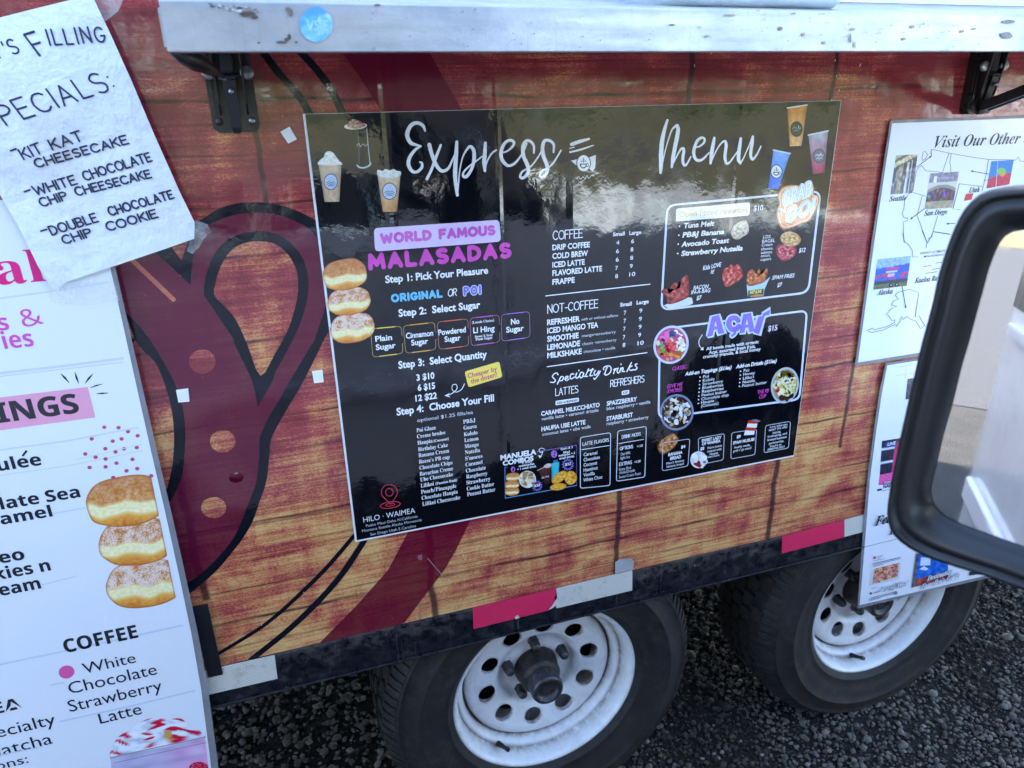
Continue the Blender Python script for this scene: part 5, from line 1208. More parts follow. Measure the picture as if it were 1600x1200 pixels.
a = Art(YL)
for x, y in ((652,270),(741,273),(800,297),(860,323),(573,343),(705,357),(760,343),(658,404),(775,405),(855,397),(722,424),(533,437),(598,457),(660,468),(828,470),(728,494),(560,521),(660,517),(858,528),(791,542),(708,584),(945,573)): a.shape(ell(x/4, 600+y/4, 3.4, 2.9, n=12), (188, 84, 110))
a.done('printed_dots', M_paper, PL)
a = Art(YL); cl = lambda y: float(np.interp(y, [740, 940, 1200], [235, 276, 321]))
for cx, cy, rx, ry, sg, sd in ((226,911,60,38,.75,3),(213,846,59,37,.5,2),(197,783,63,39,.14,1)): donut(a, cx, cy, rx, ry, -8, sd, sg, 110, 46, clip=cl)
a.done('fried_bun_picture', M_paper, PL)
a = Art(YL)
def cupp(u, v):
    s_ = math.sin(v*26); c = mixk((176,166,206), (226,150,206), max(0, min(1, (u-.3)*1.4))); c = mixk(c, (150,150,176), .35 if s_ > .55 else 0); return sat(mixk(c, (222,226,240), .25+.5*nz(u*5, v*5, 3)))
a.picture([(172.5,1183),(320,1152),(330,1236),(180,1260)], cupp, 40, 40)
def whipf(u, v, r):
    g = nz(u*3.2+3, v*3.2, 2)+.5*nz(u*7, v*7, 5); red = nz(u*2.6+1.5, v*5+.8*math.sin(u*5), 8)
    c = mixk((232,236,244), (176,184,206), max(0, g*1.6)); c = mixk(c, (250,250,252), max(0, -g)); 
    if red > .10: c = mixk(c, (206,26,66), min(1, (red-.10)*12))
    if abs(u-.2) < .08 and abs(v+.1) < .25: c = (206,160,90)
    return sat(c)
a.glow_grid(cat([(172.5,1183),(176,1166),(186,1150),(205,1140),(222,1127),(240,1121.5),(262,1123),(282,1122.5),(292,1130),(300,1140),(313,1141),(316,1150),(320,1152),(262,1166),(200,1178)], 4, True), whipf, 34, lift=.0004)
a.stroke([(172,1184),(230,1171),(290,1158),(321,1151)], 1.8, (150,150,166), .0006, True); a.stroke([(178,1192),(240,1178),(322,1160)], 1, (130,130,150), .0006, True)
lumps(a, [(296,1200),(300,1193),(312,1190),(322,1193),(325,1200),(310,1206)], (206,30,70), (150,16,50), (240,130,150), 3)
a.done('iced_drink_picture', M_paper, PL)

# -- handwritten note
YN = .978
NT = [(-140,62),(-60,43),(0,27.5),(60,12),(111,-.5),(143,-8.5),(172,52),(205,125),(240,208),(281,300),(304,347),(303.5,373),(255,390),(172,418),(105,440),(97,446),(84,452),(78,446),(60,417),(28,352),(0,305),(-60,190)]
xs = [W(p[0], p[1], YN) for p in NT]
note = empty('handwritten_note', (sum(p[0] for p in xs)/len(xs), YN, sum(p[1] for p in xs)/len(xs)+H), label='white paper note of handwritten specials taped askew over the tall poster', cat='note')
# the sheet is curled and crumpled a little: a fine grid inside its outline
def curl(x, z): return .0022*nz(x*9, z*9, 3)+.0011*nz(x*25, z*25, 6)
aN = Art(YN); ns = len(NT); rings = 14; cxy = (85, 215); vs = [(*cxy,)]
for i in range(1, rings+1):
    for p in cat(NT, 1, True) if False else NT: vs.append((cxy[0]+(p[0]-cxy[0])*i/rings, cxy[1]+(p[1]-cxy[1])*i/rings))
P3 = []
for p in vs:
    x, z = W(p[0], p[1], YN); P3.append((x, YN+curl(x, z)*.55, z))
fs = [(0, 1+i, 1+(i+1) % ns) for i in range(ns)]+[(1+r*ns+i, 1+(r+1)*ns+i, 1+(r+1)*ns+(i+1) % ns, 1+r*ns+(i+1) % ns) for r in range(rings-1) for i in range(ns)]
bb = MB(); bb.face_block(P3, fs, lin((222, 228, 242)), True); facing(bb.build('paper_sheet', M_note, note))
a = Art(YN); IK = (38, 40, 66); HW = dict(jit=.035, align=False, lift=.0016)
strokes(a, "Y'S", -6, 92, 31, 82, 22, 3.1, IK, gap=.3, seed=3, **HW); strokes(a, 'F', 62, 87, 77, 82, 36, 3.2, IK, shear=-.14, seed=4, **HW); strokes(a, 'F', 63, 87, 78, 82, 36, 2.4, IK, shear=-.16, seed=14, **HW)
strokes(a, 'ILLING', 79, 71, 166, 65, 24, 3.1, IK, gap=.34, seed=5, **HW)
strokes(a, 'SPECIALS:', -16, 204, 180, 138, 31, 3.4, IK, gap=.24, seed=6, shear=-.1, **HW)
for t, x0, y0, x1, y1, cp in (('-',21,242,29,239,18),('KIT',38,249,68,238,19),('KAT',83,234,131,219,18),('CHEESECAKE',58,262,201,224,15),('-',42,305,50,302,16),('WHITE',57,305,121,287,16.5),('CHOCOLATE',134,282,238,251,16),('CHIP',66,323,107,311,15),('CHEESECAKE',121,306,237,277,14.5),
   ('-',67,366,76,363,15),('DOUBLE',82,367,154,346,16),('CHOCOLATE',173,337,272,309,15),('CHIP',101,381,145,368,14.5),('COOKIE',170,361,247,339,15)):
    strokes(a, t, x0, y0, x1, y1, cp*.86, 3.1, IK, gap=.2, seed=int(x0+y0), **HW)
a.done('handwriting', M_note, note)

# clear tape over the corners of the note
def tapepiece(pts, y, label, y2=None):
    aa = Art(y); P_ = [aa.at(p) for p in pts]; bb = MB(); n = len(P_); c = tuple(sum(v[i] for v in P_)/n for i in range(3)); vs = [(c[0], c[1]-.0006, c[2])]
    for k in (.5, 1): vs += [(c[0]+(p[0]-c[0])*k, p[1]+.0022*nz(p[0]*40*k, p[2]*40, 2), c[2]+(p[2]-c[2])*k) for p in P_]
    bb.face_block(vs, [(0, 1+i, 1+(i+1) % n) for i in range(n)]+[(1+i, 1+n+i, 1+n+(i+1) % n, 1+(i+1) % n) for i in range(n)], None, True)
    o = bb.build('clear_tape', M_tape, None); facing(o); tag(o, label, 'tape', 'clear tape holding the handwritten note')
tapepiece([(62,417),(84,407),(100,420),(105,438),(96,449),(82,452),(80,440)], .9745, 'wrinkled clear tape over the lower left corner of the handwritten note')
tapepiece([(290,350),(306,344),(324,350),(330,362),(318,374),(312,386),(300,397),(292,392),(298,372)], .9745, 'crumpled clear tape over the lower right corner of the handwritten note')
tapepiece([(118,2),(150,-6),(196,-6),(184,18),(164,34),(150,30),(148,12)], .9745, 'clear tape over the upper right corner of the handwritten note')
tapepiece([(84,445),(178,432),(186,470),(128,478),(80,470)], .9795, 'wide clear tape on the white poster just under the handwritten note')
# glossy drip
o = MB(); cx, cz = W(369, 746, .9992); o.face_block([(cx, .9972, cz)]+[(cx+.010*math.cos(t)*k, .9992-.0020*(1-k*k), cz+.0085*math.sin(t)*k) for k in (.35, .7, 1) for t in np.linspace(0, 6.283, 18, endpoint=False)], [(0, 1+i, 1+(i+1) % 18) for i in range(18)]+[(1+r*18+i, 1+(r+1)*18+i, 1+(r+1)*18+(i+1) % 18, 1+r*18+(i+1) % 18) for r in (0, 1) for i in range(18)], None, True)
tag(facing(o.build('jam_drip', simple('dried_red_drip', (84, 6, 30), .05), None)), 'shiny dark red round drip stuck on the printed wrap between two gold dots', 'drip')

# -- foam pads
for i, (qd, lb) in enumerate((([(438,206),(452.5,198),(463.8,217.5),(450.5,224.5)], 'small white foam pad stuck askew between the shelf bracket and the menu board'), ([(275,610),(293.8,607.5),(295.8,627.5),(278.8,629)], 'small white foam pad on the maroon print beside the tall poster'), ([(487.5,580.5),(503.8,578.3),(505.8,597),(490.8,598.8)], 'small white foam pad on the wood print beside the menu board'))):
    aa = Art(.9965); P_ = [aa.at(p) for p in qd]; c = np.mean(np.array(P_), 0); e = empty('foam_pad', (c[0], .9965, c[2]+H), label=lb, cat='foam pad', group='foam pads left on the wrap')
    bb = MB(); bb.prism(P_, (0, .0026, 0)); bb.build('pad', M_foam, e, bevel=.0004, smooth=False)
    bb = MB(); bb.prism([tuple(c+(np.array(p)-c)*.74+np.array([.0004, -.0006, .0003])) for p in P_], (0, .0005, 0)); bb.build('liner', simple('glossy_liner', (228,232,240), .25), e, smooth=False)

# -- map poster at the right
YP = .9930
MP = [(1394,192.5),(1500,188.5),(1640,183),(1650,520),(1437,551),(1340.5,566.5),(1366,380)]
PM_ = sheetposter('locations_poster', MP, YP, 'laminated map poster headed Visit Our Other, high up behind the black mirror', 'poster', border=[(1391,189.8),(1395,187.5),(1500,184.5),(1645,178.5),(1655,527),(1437,556.5),(1338,571.5),(1336.5,569),(1362,380)])
def z1(p): return (1330+p[0]/5.926, 180+p[1]/5.926)
def z2(p): return (1330+p[0]/5.926, 360+p[1]/5.926)
def z3(p): return (1330+p[0]/5.926, 540+p[1]/5.926)
def z4(p): return (1330+p[0]/5.926, 740+p[1]/5.926)
a = Art(YP); LN = (84, 92, 112)
for f, pts in ((z1, [(742,385),(745,315),(900,350),(1100,385),(1270,410),(1520,415),(1548,388),(1565,425),(1640,430)]), (z1, [(742,385),(735,345),(742,318)]), (z1, [(665,345),(680,332),(708,365),(690,398),(660,420),(655,390),(665,345)]), (z1, [(650,465),(610,500),(600,530),(570,700),(530,730),(495,790),(488,860),(470,910),(488,950),(522,952),(520,975),(480,990),(485,1050),(478,1100),(490,1185)]), (z1, [(650,465),(690,515),(760,520),(840,530)]), (z1, [(905,352),(870,450),(845,530)]), (z1, [(925,360),(912,440),(922,490),(920,525)]),
   (z1, [(570,715),(690,750)]), (z1, [(655,750),(610,930),(705,1185)]), (z1, [(800,930),(757,1080),(735,1135),(705,1185)]), (z1, [(757,1080),(920,1105)]), (z1, [(1000,635),(1210,660)]), (z1, [(1000,635),(940,868),(1010,875)]), (z1, [(1270,410),(1250,540),(1210,700)]), (z1, [(1228,600),(1300,602)]),
   (z2, [(480,10),(490,100),(530,130),(565,185),(565,245),(620,247)]), (z2, [(655,0),(700,110),(720,70),(745,62),(757,10),(910,32)]), (z2, [(700,110),(692,160)]),
   (z2, [(480,560),(540,545),(625,575),(590,800),(625,788),(680,880),(640,910),(600,840),(545,820),(515,795),(475,825),(470,795),(445,850),(415,890),(415,865),(340,900),(290,925),(240,935),(185,945),(145,925),(195,905),(210,920),(330,890),(400,850),(405,828),(375,835),(345,790),(320,780),(355,740),(380,718),(420,705),(370,690),(395,650),(435,635),(405,600),(430,575),(480,560)])):
    a.stroke([f(p) for p in pts], .75, LN, lift=.0003)
for f, p, q_ in ((z1, (605,480), (735,382)), (z1, (675,865), (550,960)), (z1, (1270,545), (1110,517)), (z1, (960,1000), (885,1005)), (z2, (470,520), (503,715))):
    p, q_ = f(p), f(q_); a.stroke([p, q_], 1.0, (50,54,70), lift=.0003); d = _n(np.array(q_)-np.array(p)); nv = np.array([-d[1], d[0]]); q2 = np.array(q_); a.shape([tuple(q2+d*1.5), tuple(q2-d*2.5+nv*1.7), tuple(q2-d*2.5-nv*1.7)], (50,54,70), lift=.00035)
a.done('map_outline', M_paper, PM_)
a = Art(YP)
a.text('Visit Our Other', 1459, 230.8, 1593, 222.0, 18, 'si', 0, (40,42,52)); a.text('L', 1598.5, 222, 1608, 221.4, 18, 'si', 0, (40,42,52))
for t in (('Seattle',1389,314.7,1415.7,312),('San Diego',1443.4,337.3,1479.3,333.5),('Utah',1514,301,1530,299.2),('Alaska',1369.7,461.5,1394.5,457.4),('Kualoa Ra',1428.7,442.4,1464,437.6)): a.text(*t, 8, 'si', .004, (40,42,52))
a.text("NANA'S ULTIMATE", 1437.5, 397.6, 1476, 393.6, 3.6, 'b', .02, (150,140,70)); a.text('MALASADAS', 1443, 402.4, 1474, 399, 3, 'b', .01, (70,76,100))
for p in ([(1443,416.5),(1455,414.6)], [(1456,421),(1468,419)], [(1462,411),(1471,409.8)], [(1446,427),(1464,424.6)]): a.stroke(p, .9, (60,66,96), lift=.0003)
a.done('map_lettering', M_paper, PM_)
a = Art(YP)
def seat(u, v):
    g = nz(u*9, v*9, 1)
    if v < .35-u*.25: return sat(tuple(x*(1+.3*g) for x in ((206,190,160) if math.sin(v*30+u*9) > -.3 else (110,108,104))))
    if abs(u-.32) < .10: return sat((170+60*g, 158+60*g, 136+60*g))
    if abs(u-.62) < .05 or abs(u-.8) < .03: return sat((206+40*g, 210+40*g, 214+40*g))
    return sat((70+130*max(0, g)+50*v, 74+110*max(0, g)+50*v, 70+130*max(0, g)+70*v))
a.picture([(1400,242.8),(1433.8,241),(1425.3,301.5),(1390.8,303.9)], seat, 30, 40)
def sand(u, v):
    g = nz(u*10, v*10, 4)
    if v < .27: return sat((140+30*g, 138+30*g, 156+30*g)) if not (.14 < u < .26 and v > .08) else (226,226,232)
    arch = .30+.5*(u-.5)**2
    if v < arch+.12: return sat((206-60*(v > arch+.03), 206-60*(v > arch+.03), 196-50*(v > arch+.03)))
    if v > .78: return sat((170+30*g, 160+30*g, 140+30*g))
    return sat((90+150*max(0, nz(u*14, v*7, 2)), 76+130*max(0, nz(u*14, v*7, 9)), 90+160*max(0, nz(u*12, v*6, 5))))
a.picture([(1453.7,271),(1498.2,268),(1488,324.3),(1444.2,327.3)], sand, 36, 40); a.text('tinyfoxy', 1462, 280, 1490, 277.5, 3, 'b', .01, (206,170,226)); 
def utah(u, v): return (60, 130, 200) if v < .62-.1*u else sat((196+40*nz(u*7, v*7), 70, 96))
a.picture([(1548.9,252),(1584,250),(1577,288),(1541,294.7)], utah, 20, 20); a.shape(ell(1565, 268, 7, 6), (140,190,110), lift=.0004); a.shape(ell(1566, 272, 3.6, 3.6), (214,160,90), lift=.00045); a.stroke([(1559,250),(1556,292)], .8, (206,210,206), .0005)
a.shape([(1509,303),(1521,301.6),(1518,312),(1506,314)], (206,70,80))
def alas(u, v):
    g = nz(u*12, v*12, 3)
    if v < .24+.08*(1-u): return sat((150+40*g, 182+40*g, 226))
    if v > .84: return sat((100+30*g, 110+30*g, 84+20*g))
    if v > .74: return (66, 70, 84)
    c = (48, 96, 200)
    if .5 < v < .72 and nz(u*8, v*8, 6) > .12: c = (214, 60, 84)
    if abs(v-.36) < .04 and .3 < u < .7: c = (206, 70, 150)
    if .38 < u < .58 and .52 < v < .62: c = (206, 176, 226)
    if abs(v-.46) < .03 and .3 < u < .65: c = (190, 206, 236)
    return sat(mixk(c, (255,255,255), .2*max(0, g)))
a.picture([(1371,405.2),(1423,399.7),(1416.6,446.4),(1364.3,452.8)], alas, 44, 36)
for x in (1392, 1401): a.shape(ell(x, 445.5-(x-1392)*.12, 3, 3, n=12), (30,32,40), lift=.0005); a.shape(ell(x, 445.5-(x-1392)*.12, 1.2, 1.2, n=8), (200,204,210), lift=.0006)
a.done('shop_photographs', M_paper, PM_)

# -- press poster hanging below the trailer side
YQ = .9920
QP = [(1386.5,571),(1431,564),(1640,532),(1625,880),(1537.7,900),(1343.5,945.5),(1347,905),(1353,830),(1359.5,750),(1369.5,672),(1378,615)]
PQ = sheetposter('press_poster', QP, YQ, 'laminated white press poster hanging below the map poster, over the farther wheel', 'poster', border=[(1384.5,567.5),(1431,560.5),(1645,527),(1630,885),(1537.7,904.5),(1341,950.5),(1340.5,947),(1349,826),(1356,746),(1366,670),(1374.5,612)])
a = Art(YQ)
def live(u, v):
    if u > .62: return sat((90+90*(v > .1), 60, 70)) if v < .35 else (214, 60, 120)
    if .22 < v < .30 or .62 < v < .68: return (206, 214, 232)
    return sat((30+20*nz(u*9, v*9), 40+20*nz(u*9, v*9), 62))
a.picture([(1378,689),(1412,683.5),(1404,736),(1374.5,742)], live, 20, 30); a.shape([(1384,692),(1402,689),(1400.6,697),(1383,700)], (44,84,150), lift=.0004); a.text('LIVE', 1386.5, 696.6, 1398.8, 694.4, 4.6, 'b', .016)
a.picture([(1374.5,742),(1404,736),(1400,756),(1372.4,758)], lambda u, v: sat((226, 90+30*math.sin(u*20)*math.sin(v*20), 160)), 14, 10); a.shape([(1379.5,754),(1398,751),(1397.6,755),(1379,757.8)], (48,70,140), lift=.0004); a.text('FOOD', 1381, 757, 1391, 755.4, 3, 'b', .01)
a.text('NAKED', 1379.5, 763.4, 1400, 759.6, 5, 'b', .03, (40,44,60)); a.shape([(1370.5,764.4),(1378,763),(1377.6,766.2),(1370.2,767.4)], (40,44,60)); a.stroke([(1379,766.6),(1396,763.4)], .8, (60,64,84))
a.picture([(1418,592),(1436,589.6),(1434,622),(1414.6,624)], lambda u, v: sat((40+140*max(0, nz(u*12, v*12)), 60+120*max(0, nz(u*12, v*12, 3)), 90)), 14, 20)
for p in ([(1401,573.6),(1432,569)], [(1400,587),(1428,583)], [(1415.6,571.4),(1415,590)]): a.stroke(p, .6, (180,190,214))
def best(u, v):
    g = nz(u*7, v*7, 2); c = mixk((214,150,140), (120,40,60), max(0, nz(u*9+3, v*9, 5)*2.4)); return sat(mixk(c, (236,196,110), max(0, g*1.6)) if .08 < u < .93 and v < .93-.1*u else (206,212,220))
a.picture([(1362,889.6),(1407.6,878.4),(1405,904.5),(1357.8,915.5)], best, 40, 28); rnd = random.Random(8)
for i in range(26):
    u, v = rnd.uniform(.14, .88), rnd.uniform(.14, .84); x = 1362+u*44-v*4; y = 889.6-u*11+v*26; a.shape(ell(x, y, 3.0, 2.7, n=10), rnd.choice([(226,176,150),(214,130,120),(232,206,130),(190,110,110)]), lift=.0004); a.shape(ell(x, y, 1.1, 1.0, n=7), (96,24,44), lift=.00045)
def mag(u, v):
    g = nz(u*8, v*8, 7)
    if u < .1: return sat((96+60*g, 100+60*g, 110))
    if v > .78-.12*u: return sat((150+80*g, 70+60*g, 66))
    if .16 < u < .46 and .1 < v < .36: return sat((206+20*math.sin(v*60), 222, 240))
    return sat((34+30*g, 100+40*g, 200+30*g))
a.picture([(1431,864),(1480,868),(1481,903.7),(1423.7,917.7)], mag, 40, 40); a.shape([(1435,889),(1443,884),(1450,888),(1446,891)], (206,226,246), lift=.0004)
a.picture([(1514,893),(1535,888),(1535,896),(1513,899)], lambda u, v: sat((60+90*nz(u*9, v*9), 62, 66)), 8, 6)
for (x, y, c) in ((1366,870.8,(196,60,80)),(1360,926.6,(90,100,130))): a.shape(ell(x, y, 1.9, 2.1, n=12), c, lift=.0004)
for p, wd in (([(1370,870),(1379,867.4)], .7), ([(1370,872.6),(1376,871)], .5), ([(1364,876),(1381,872.4)], .5), ([(1363,880.4),(1407,869.8)], .8), ([(1363,882.6),(1405,872.4)], .7), ([(1363,885),(1379,881)], .7), ([(1361,919),(1368,917)], .6), ([(1364,926),(1377,922.6)], .8), ([(1360,933.4),(1396,924.6)], .7), ([(1357.6,936),(1399,926)], .7), ([(1357.4,938),(1375,933.6)], .6)): a.stroke(p, wd, (86,92,124), lift=.0003)
a.shape(ell(1398.4, 925.6, 3, 2.9, n=14), (130,140,150), lift=.00045)
a.done('press_pictures', M_paper, PQ)
a = Art(YQ); a.k = 150
a.text('Fea', 1364.6, 820.7, 1391.4, 814.4, 13.5, 'si', .01, (22,24,36)); a.text('In', 1387.5, 834.6, 1400, 832, 13, 'si', .01, (22,24,36))
a.text('Best of Maui', 1372, 924.4, 1417, 913.6, 6.6, 'si', .035, (96,104,130), .0006); a.text('Best of Maui', 1372.3, 924, 1417, 913.2, 6.4, 'si', .0, (240,242,250), .0008)
for t in (('Destination',1446.4,906.4,1486,894.4),("Traveller's Guide",1438,919,1497,900.6)): a.text(*t, 7.4, 'si', .034, (40,60,104), .0006, align=False); a.text(*t, 7.2, 'si', .004, (244,246,252), .0009, align=False)
a.done('press_lettering', M_paper, PQ)

# -- clear tray on the shelf
tray = MB(); yT = .735; xa, _z = W(1060, 10, yT); xb, _z2 = W(1331, 10, yT)
zT = zt+(.142-zt)*(yT-YS)/(.998-YS)+.001
def rr_loop(x0, x1, y0, y1, r, z, n=6):
    out = []
    for cx, cy, a0 in ((x1-r, y1-r, 0), (x0+r, y1-r, 90), (x0+r, y0+r, 180), (x1-r, y0+r, 270)): out += [(cx+r*math.cos(R(a0+90*i/n)), cy+r*math.sin(R(a0+90*i/n)), z) for i in range(n+1)]
    return out
vs = []; lv = [(.012, 0), (.005, .0015), (.001, .006), (0, .014), (-.004, .055), (-.006, .060), (.002, .060), (.004, .055), (.006, .014), (.010, .008)]
for ins, hz in lv: vs += rr_loop(xa+ins, xb-ins, yT+ins, yT+.16-ins, .028, zT+hz+.002)
n = 28; fs = [(k*n+i, k*n+(i+1) % n, (k+1)*n+(i+1) % n, (k+1)*n+i) for k in range(len(lv)-1) for i in range(n)]+[tuple(range(n)), tuple(range((len(lv)-1)*n, len(lv)*n))]
tray.face_block(vs, fs, None, True)
tag(tray.build('clear_tray', clear_mat('cloudy_plastic', (196, 206, 206), .75, .18, (30, .003)), None), 'cloudy clear plastic tray standing on the aluminium serving shelf', 'tray')

# ================================================================== THE PHOTOGRAPHER'S VAN with its mirror
van = empty('white_van', (-.4, -1.0, 0), label='white van parked beside the trailer, only its black side mirror in the picture', cat='van')
YV = -.06; DV = -1.85
prof = [(-1.15,-1.12),(2.35,-1.12),(2.42,-.95),(2.38,-.58),(2.28,-.43),(.86,-.335),(.30,.46),(.1,.50),(-1.10,.50),(-1.18,.30)]
w1 = [(-.52,-.30),(.60,-.30),(.16,.36),(-.52,.36)]; w2 = [(-1.02,-.30),(-.66,-.30),(-.66,.36),(-1.02,.36)]
for nm, y in (('side_body', YV), ('far_side_body', DV)):
    b = MB(); b.prism([(x, y, z) for x, z in prof], (0, -.05, 0), holes=[[(x, y, z) for x, z in w1], [(x, y, z) for x, z in w2]]); b.build(nm, M_whitebody, van, smooth=False)
frame_ = [(-1.165,-.300),(.84,-.300),(.31,.455),(.1,.497),(-1.10,.497),(-1.155,.31)]
b = MB(); b.prism([(x, YV+.0005, z) for x, z in frame_], (0, .004, 0), holes=[[(x, YV+.0005, z) for x, z in w1], [(x, YV+.0005, z) for x, z in w2]]); b.build('reflection_dark_trim', M_black, van, smooth=False)  # black trim added to darken the van's reflection in the menu board
def panel(name, p, q_, m, th=.03):
    b = MB(); (x0, z0), (x1, z1) = p, q_; b.face_block([(x0, YV-.051, z0), (x1, YV-.051, z1), (x1, DV+.001, z1), (x0, DV+.001, z0)], [(0, 1, 2, 3)]); o = b.build(name, m, van, smooth=False)
    so = o.modifiers.new('thickness', 'SOLIDIFY'); so.thickness = th; so.offset = 0; return o
panel('roof', (-1.1,.485), (.30,.462), M_whitebody); panel('bonnet', (.88,-.348), (2.28,-.442), M_whitebody); panel('grille', (2.365,-.58), (2.40,-.95), M_black)
panel('windscreen', (.855,-.33), (.315,.445), M_darkglass, .006); panel('rear_door', (-1.17,.29), (-1.145,-1.1), M_whitebody); panel('floor', (-1.12,-1.05), (1.9,-1.05), M_under)
panel('nose_panel', (2.28,-.442), (2.365,-.58), M_whitebody)
b = MB(); b.face_block([(x, YV-.047, z) for x, z in w2], [(0, 1, 2, 3)]); b.build('rear_window', M_darkglass, van, smooth=False)
for x in (-.35,):
    b = MB(); b.box((x-.25, -.75, -.75), (x+.28, -.20, -.52)); b.box((x-.36, -.75, -.52), (x-.18, -.20, .12)); b.box((x-.34, -.60, .14), (x-.22, -.36, .30)); b.build('seat', M_seat, van, bevel=.04)
b = MB(); b.box((.35, -1.75, -.60), (.84, -.12, -.37)); b.build('dashboard', M_plastic, van, bevel=.03)
for x in (.62, -.585): 
    b = MB(); b.box((x-.003, YV-.01, -1.08), (x+.003, YV+.0015, -.31)); b.build('door_seam', M_under, van)
b = MB(); b.box((-1.12, YV+.0005, -.365), (.6, YV+.014, -.335)); b.build('belt_moulding', simple('grey_white_moulding', (206,208,212), .4), van, bevel=.004)
b = MB(); b.box((-1.12, YV+.0005, -.80), (1.5, YV+.018, -.74)); b.build('side_moulding', simple('white_moulding', (220,222,226), .35), van, bevel=.006)
b = MB(); b.box((-.62, YV+.001, -.47), (-.44, YV+.035, -.44)); b.build('door_handle', M_whitebody, van, bevel=.01)
for x in (-.70, 1.55):
    for y in (YV-.1, DV+.05):
        t = MB(); t.lathe_y((x, -H+.35), [(.0, y+.10), (.20, y+.10), (.21, y+.112), (.30, y+.115), (.345, y+.09), (.35, y+.0), (.345, y-.09), (.30, y-.115), (0, y-.115)], 48); t.build('van_wheel', M_tyre, van)
# mirror
ray0 = np.array([760., 10., F]); rw = np.array([np.dot(ray0, CX), np.dot(ray0, CY), np.dot(ray0, CZ)]); rw = _n(rw)
MC = rw*.52; dout = _n(np.array([-.95, -.22, -.21])); MN = _n(dout-rw)      # normal of the glass
def mp(px, py, dep=0.0, k=1.0, c0=None):
    r = np.array([px-800., py-600., F]); d = np.array([np.dot(r, CX), np.dot(r, CY), np.dot(r, CZ)]); t = np.dot(MC, MN)/np.dot(d, MN); return d*t
OUTM = [(1900,330),(1860,305),(1760,292),(1680,288),(1600,288),(1567,291),(1538,298),(1517,313),(1500,335),(1483,373),(1467,422),(1455,477),(1440,532),(1428,584),(1416,636),(1405,686),(1395,735),(1388,777),(1386,806),(1394,832),(1414.4,851.4),(1448,870),(1498.8,886.8),(1549,902),(1600,920.6),(1700,957),(1790,985),(1850,970),(1880,900),(1900,700),(1912,480)]
INM = [(1840,400),(1815,378),(1740,364),(1660,360),(1600,361.7),(1578,363.5),(1563,372),(1553,386.7),(1545,405),(1538,425),(1530,455),(1523,480),(1507,540),(1497,573.8),(1482,634.5),(1468,683),(1455,739),(1450,758),(1448,773.7),(1451.5,790.6),(1465,807.5),(1480,817),(1498.8,826),(1549,844.6),(1600,863),(1660,884),(1720,902),(1770,905),(1800,880),(1820,790),(1832,650),(1842,500)]
def resamp(pts, n=128):
    P_ = [mp(*p) for p in cat(pts, 4, True)]; C0 = sum(P_)/len(P_)
    ex = _n(P_[0]-C0); ex = _n(ex-MN*ex.dot(MN)); ey = np.cross(MN, ex); L_ = np.cumsum([0]+[np.linalg.norm(P_[(i+1) % len(P_)]-P_[i]) for i in range(len(P_))])
    out = []
    for s_ in np.linspace(0, L_[-1], n, endpoint=False):
        i = min(np.searchsorted(L_, s_, side='right')-1, len(P_)-1); t = (s_-L_[i])/(L_[i+1]-L_[i]); out.append(P_[i]*(1-t)+P_[(i+1) % len(P_)]*t)
    return out, C0
OO, OC = resamp(OUTM); II, IC = resamp(INM); NN = len(OO)
# MN points to the viewer; depth d is measured away from him
def loop(t, d, grow=1.0): return [tuple((OC+(o-OC)*grow)*(1-t)+i_*t-MN*d) for o, i_ in zip(OO, II)]
L_h = [loop(0, .085, .55), loop(0, .078, .74), loop(0, .060, .88), loop(0, .038, .95), loop(0, .018, .985), loop(0, .006, .997), loop(.02, .0, 1), loop(.07, -.0045, 1), loop(.16, -.007, 1), loop(.24, -.0062, 1), loop(.28, -.0035, 1), loop(.33, -.0035, 1), loop(.40, -.0065, 1), loop(.55, -.006, 1), loop(.70, -.0035, 1), loop(.86, .001, 1), loop(.97, .007, 1), loop(1.0, .011, 1)]
b = MB(); vs = [p for l in L_h for p in l]; b.face_block(vs, [(k*NN+i, k*NN+(i+1) % NN, (k+1)*NN+(i+1) % NN, (k+1)*NN+i) for k in range(len(L_h)-1) for i in range(NN)]+[tuple(range(NN))], None, True)
mir = b.build('side_mirror', M_plastic, van)
m, nt_, bs_ = newmat('mirror_glass'); bs_.inputs['Base Color'].default_value = (.86, .88, .90, 1); bs_.inputs['Metallic'].default_value = 1; L(nt_, mapr(nt_, noise_n(nt_, pos(nt_), 30, 5, .7), .45, .75, .012, .07), bs_.inputs['Roughness'])
b = MB(); b.face_block([tuple(IC-MN*.0085)]+loop(1.0, .0085), [(0, 1+i, 1+(i+1) % NN) for i in range(NN)]); g = b.build('mirror_glass', m, mir, smooth=False)
b = MB(); pA = OC-MN*.05; b.tube([tuple(pA), tuple((pA+np.array([.60, -.04, -.22]))*.5+np.array([.02, 0, -.03])), (.60, -.09, -.26)], [.035, .032, .04], 16); b.build('mirror_arm', M_plastic, mir)

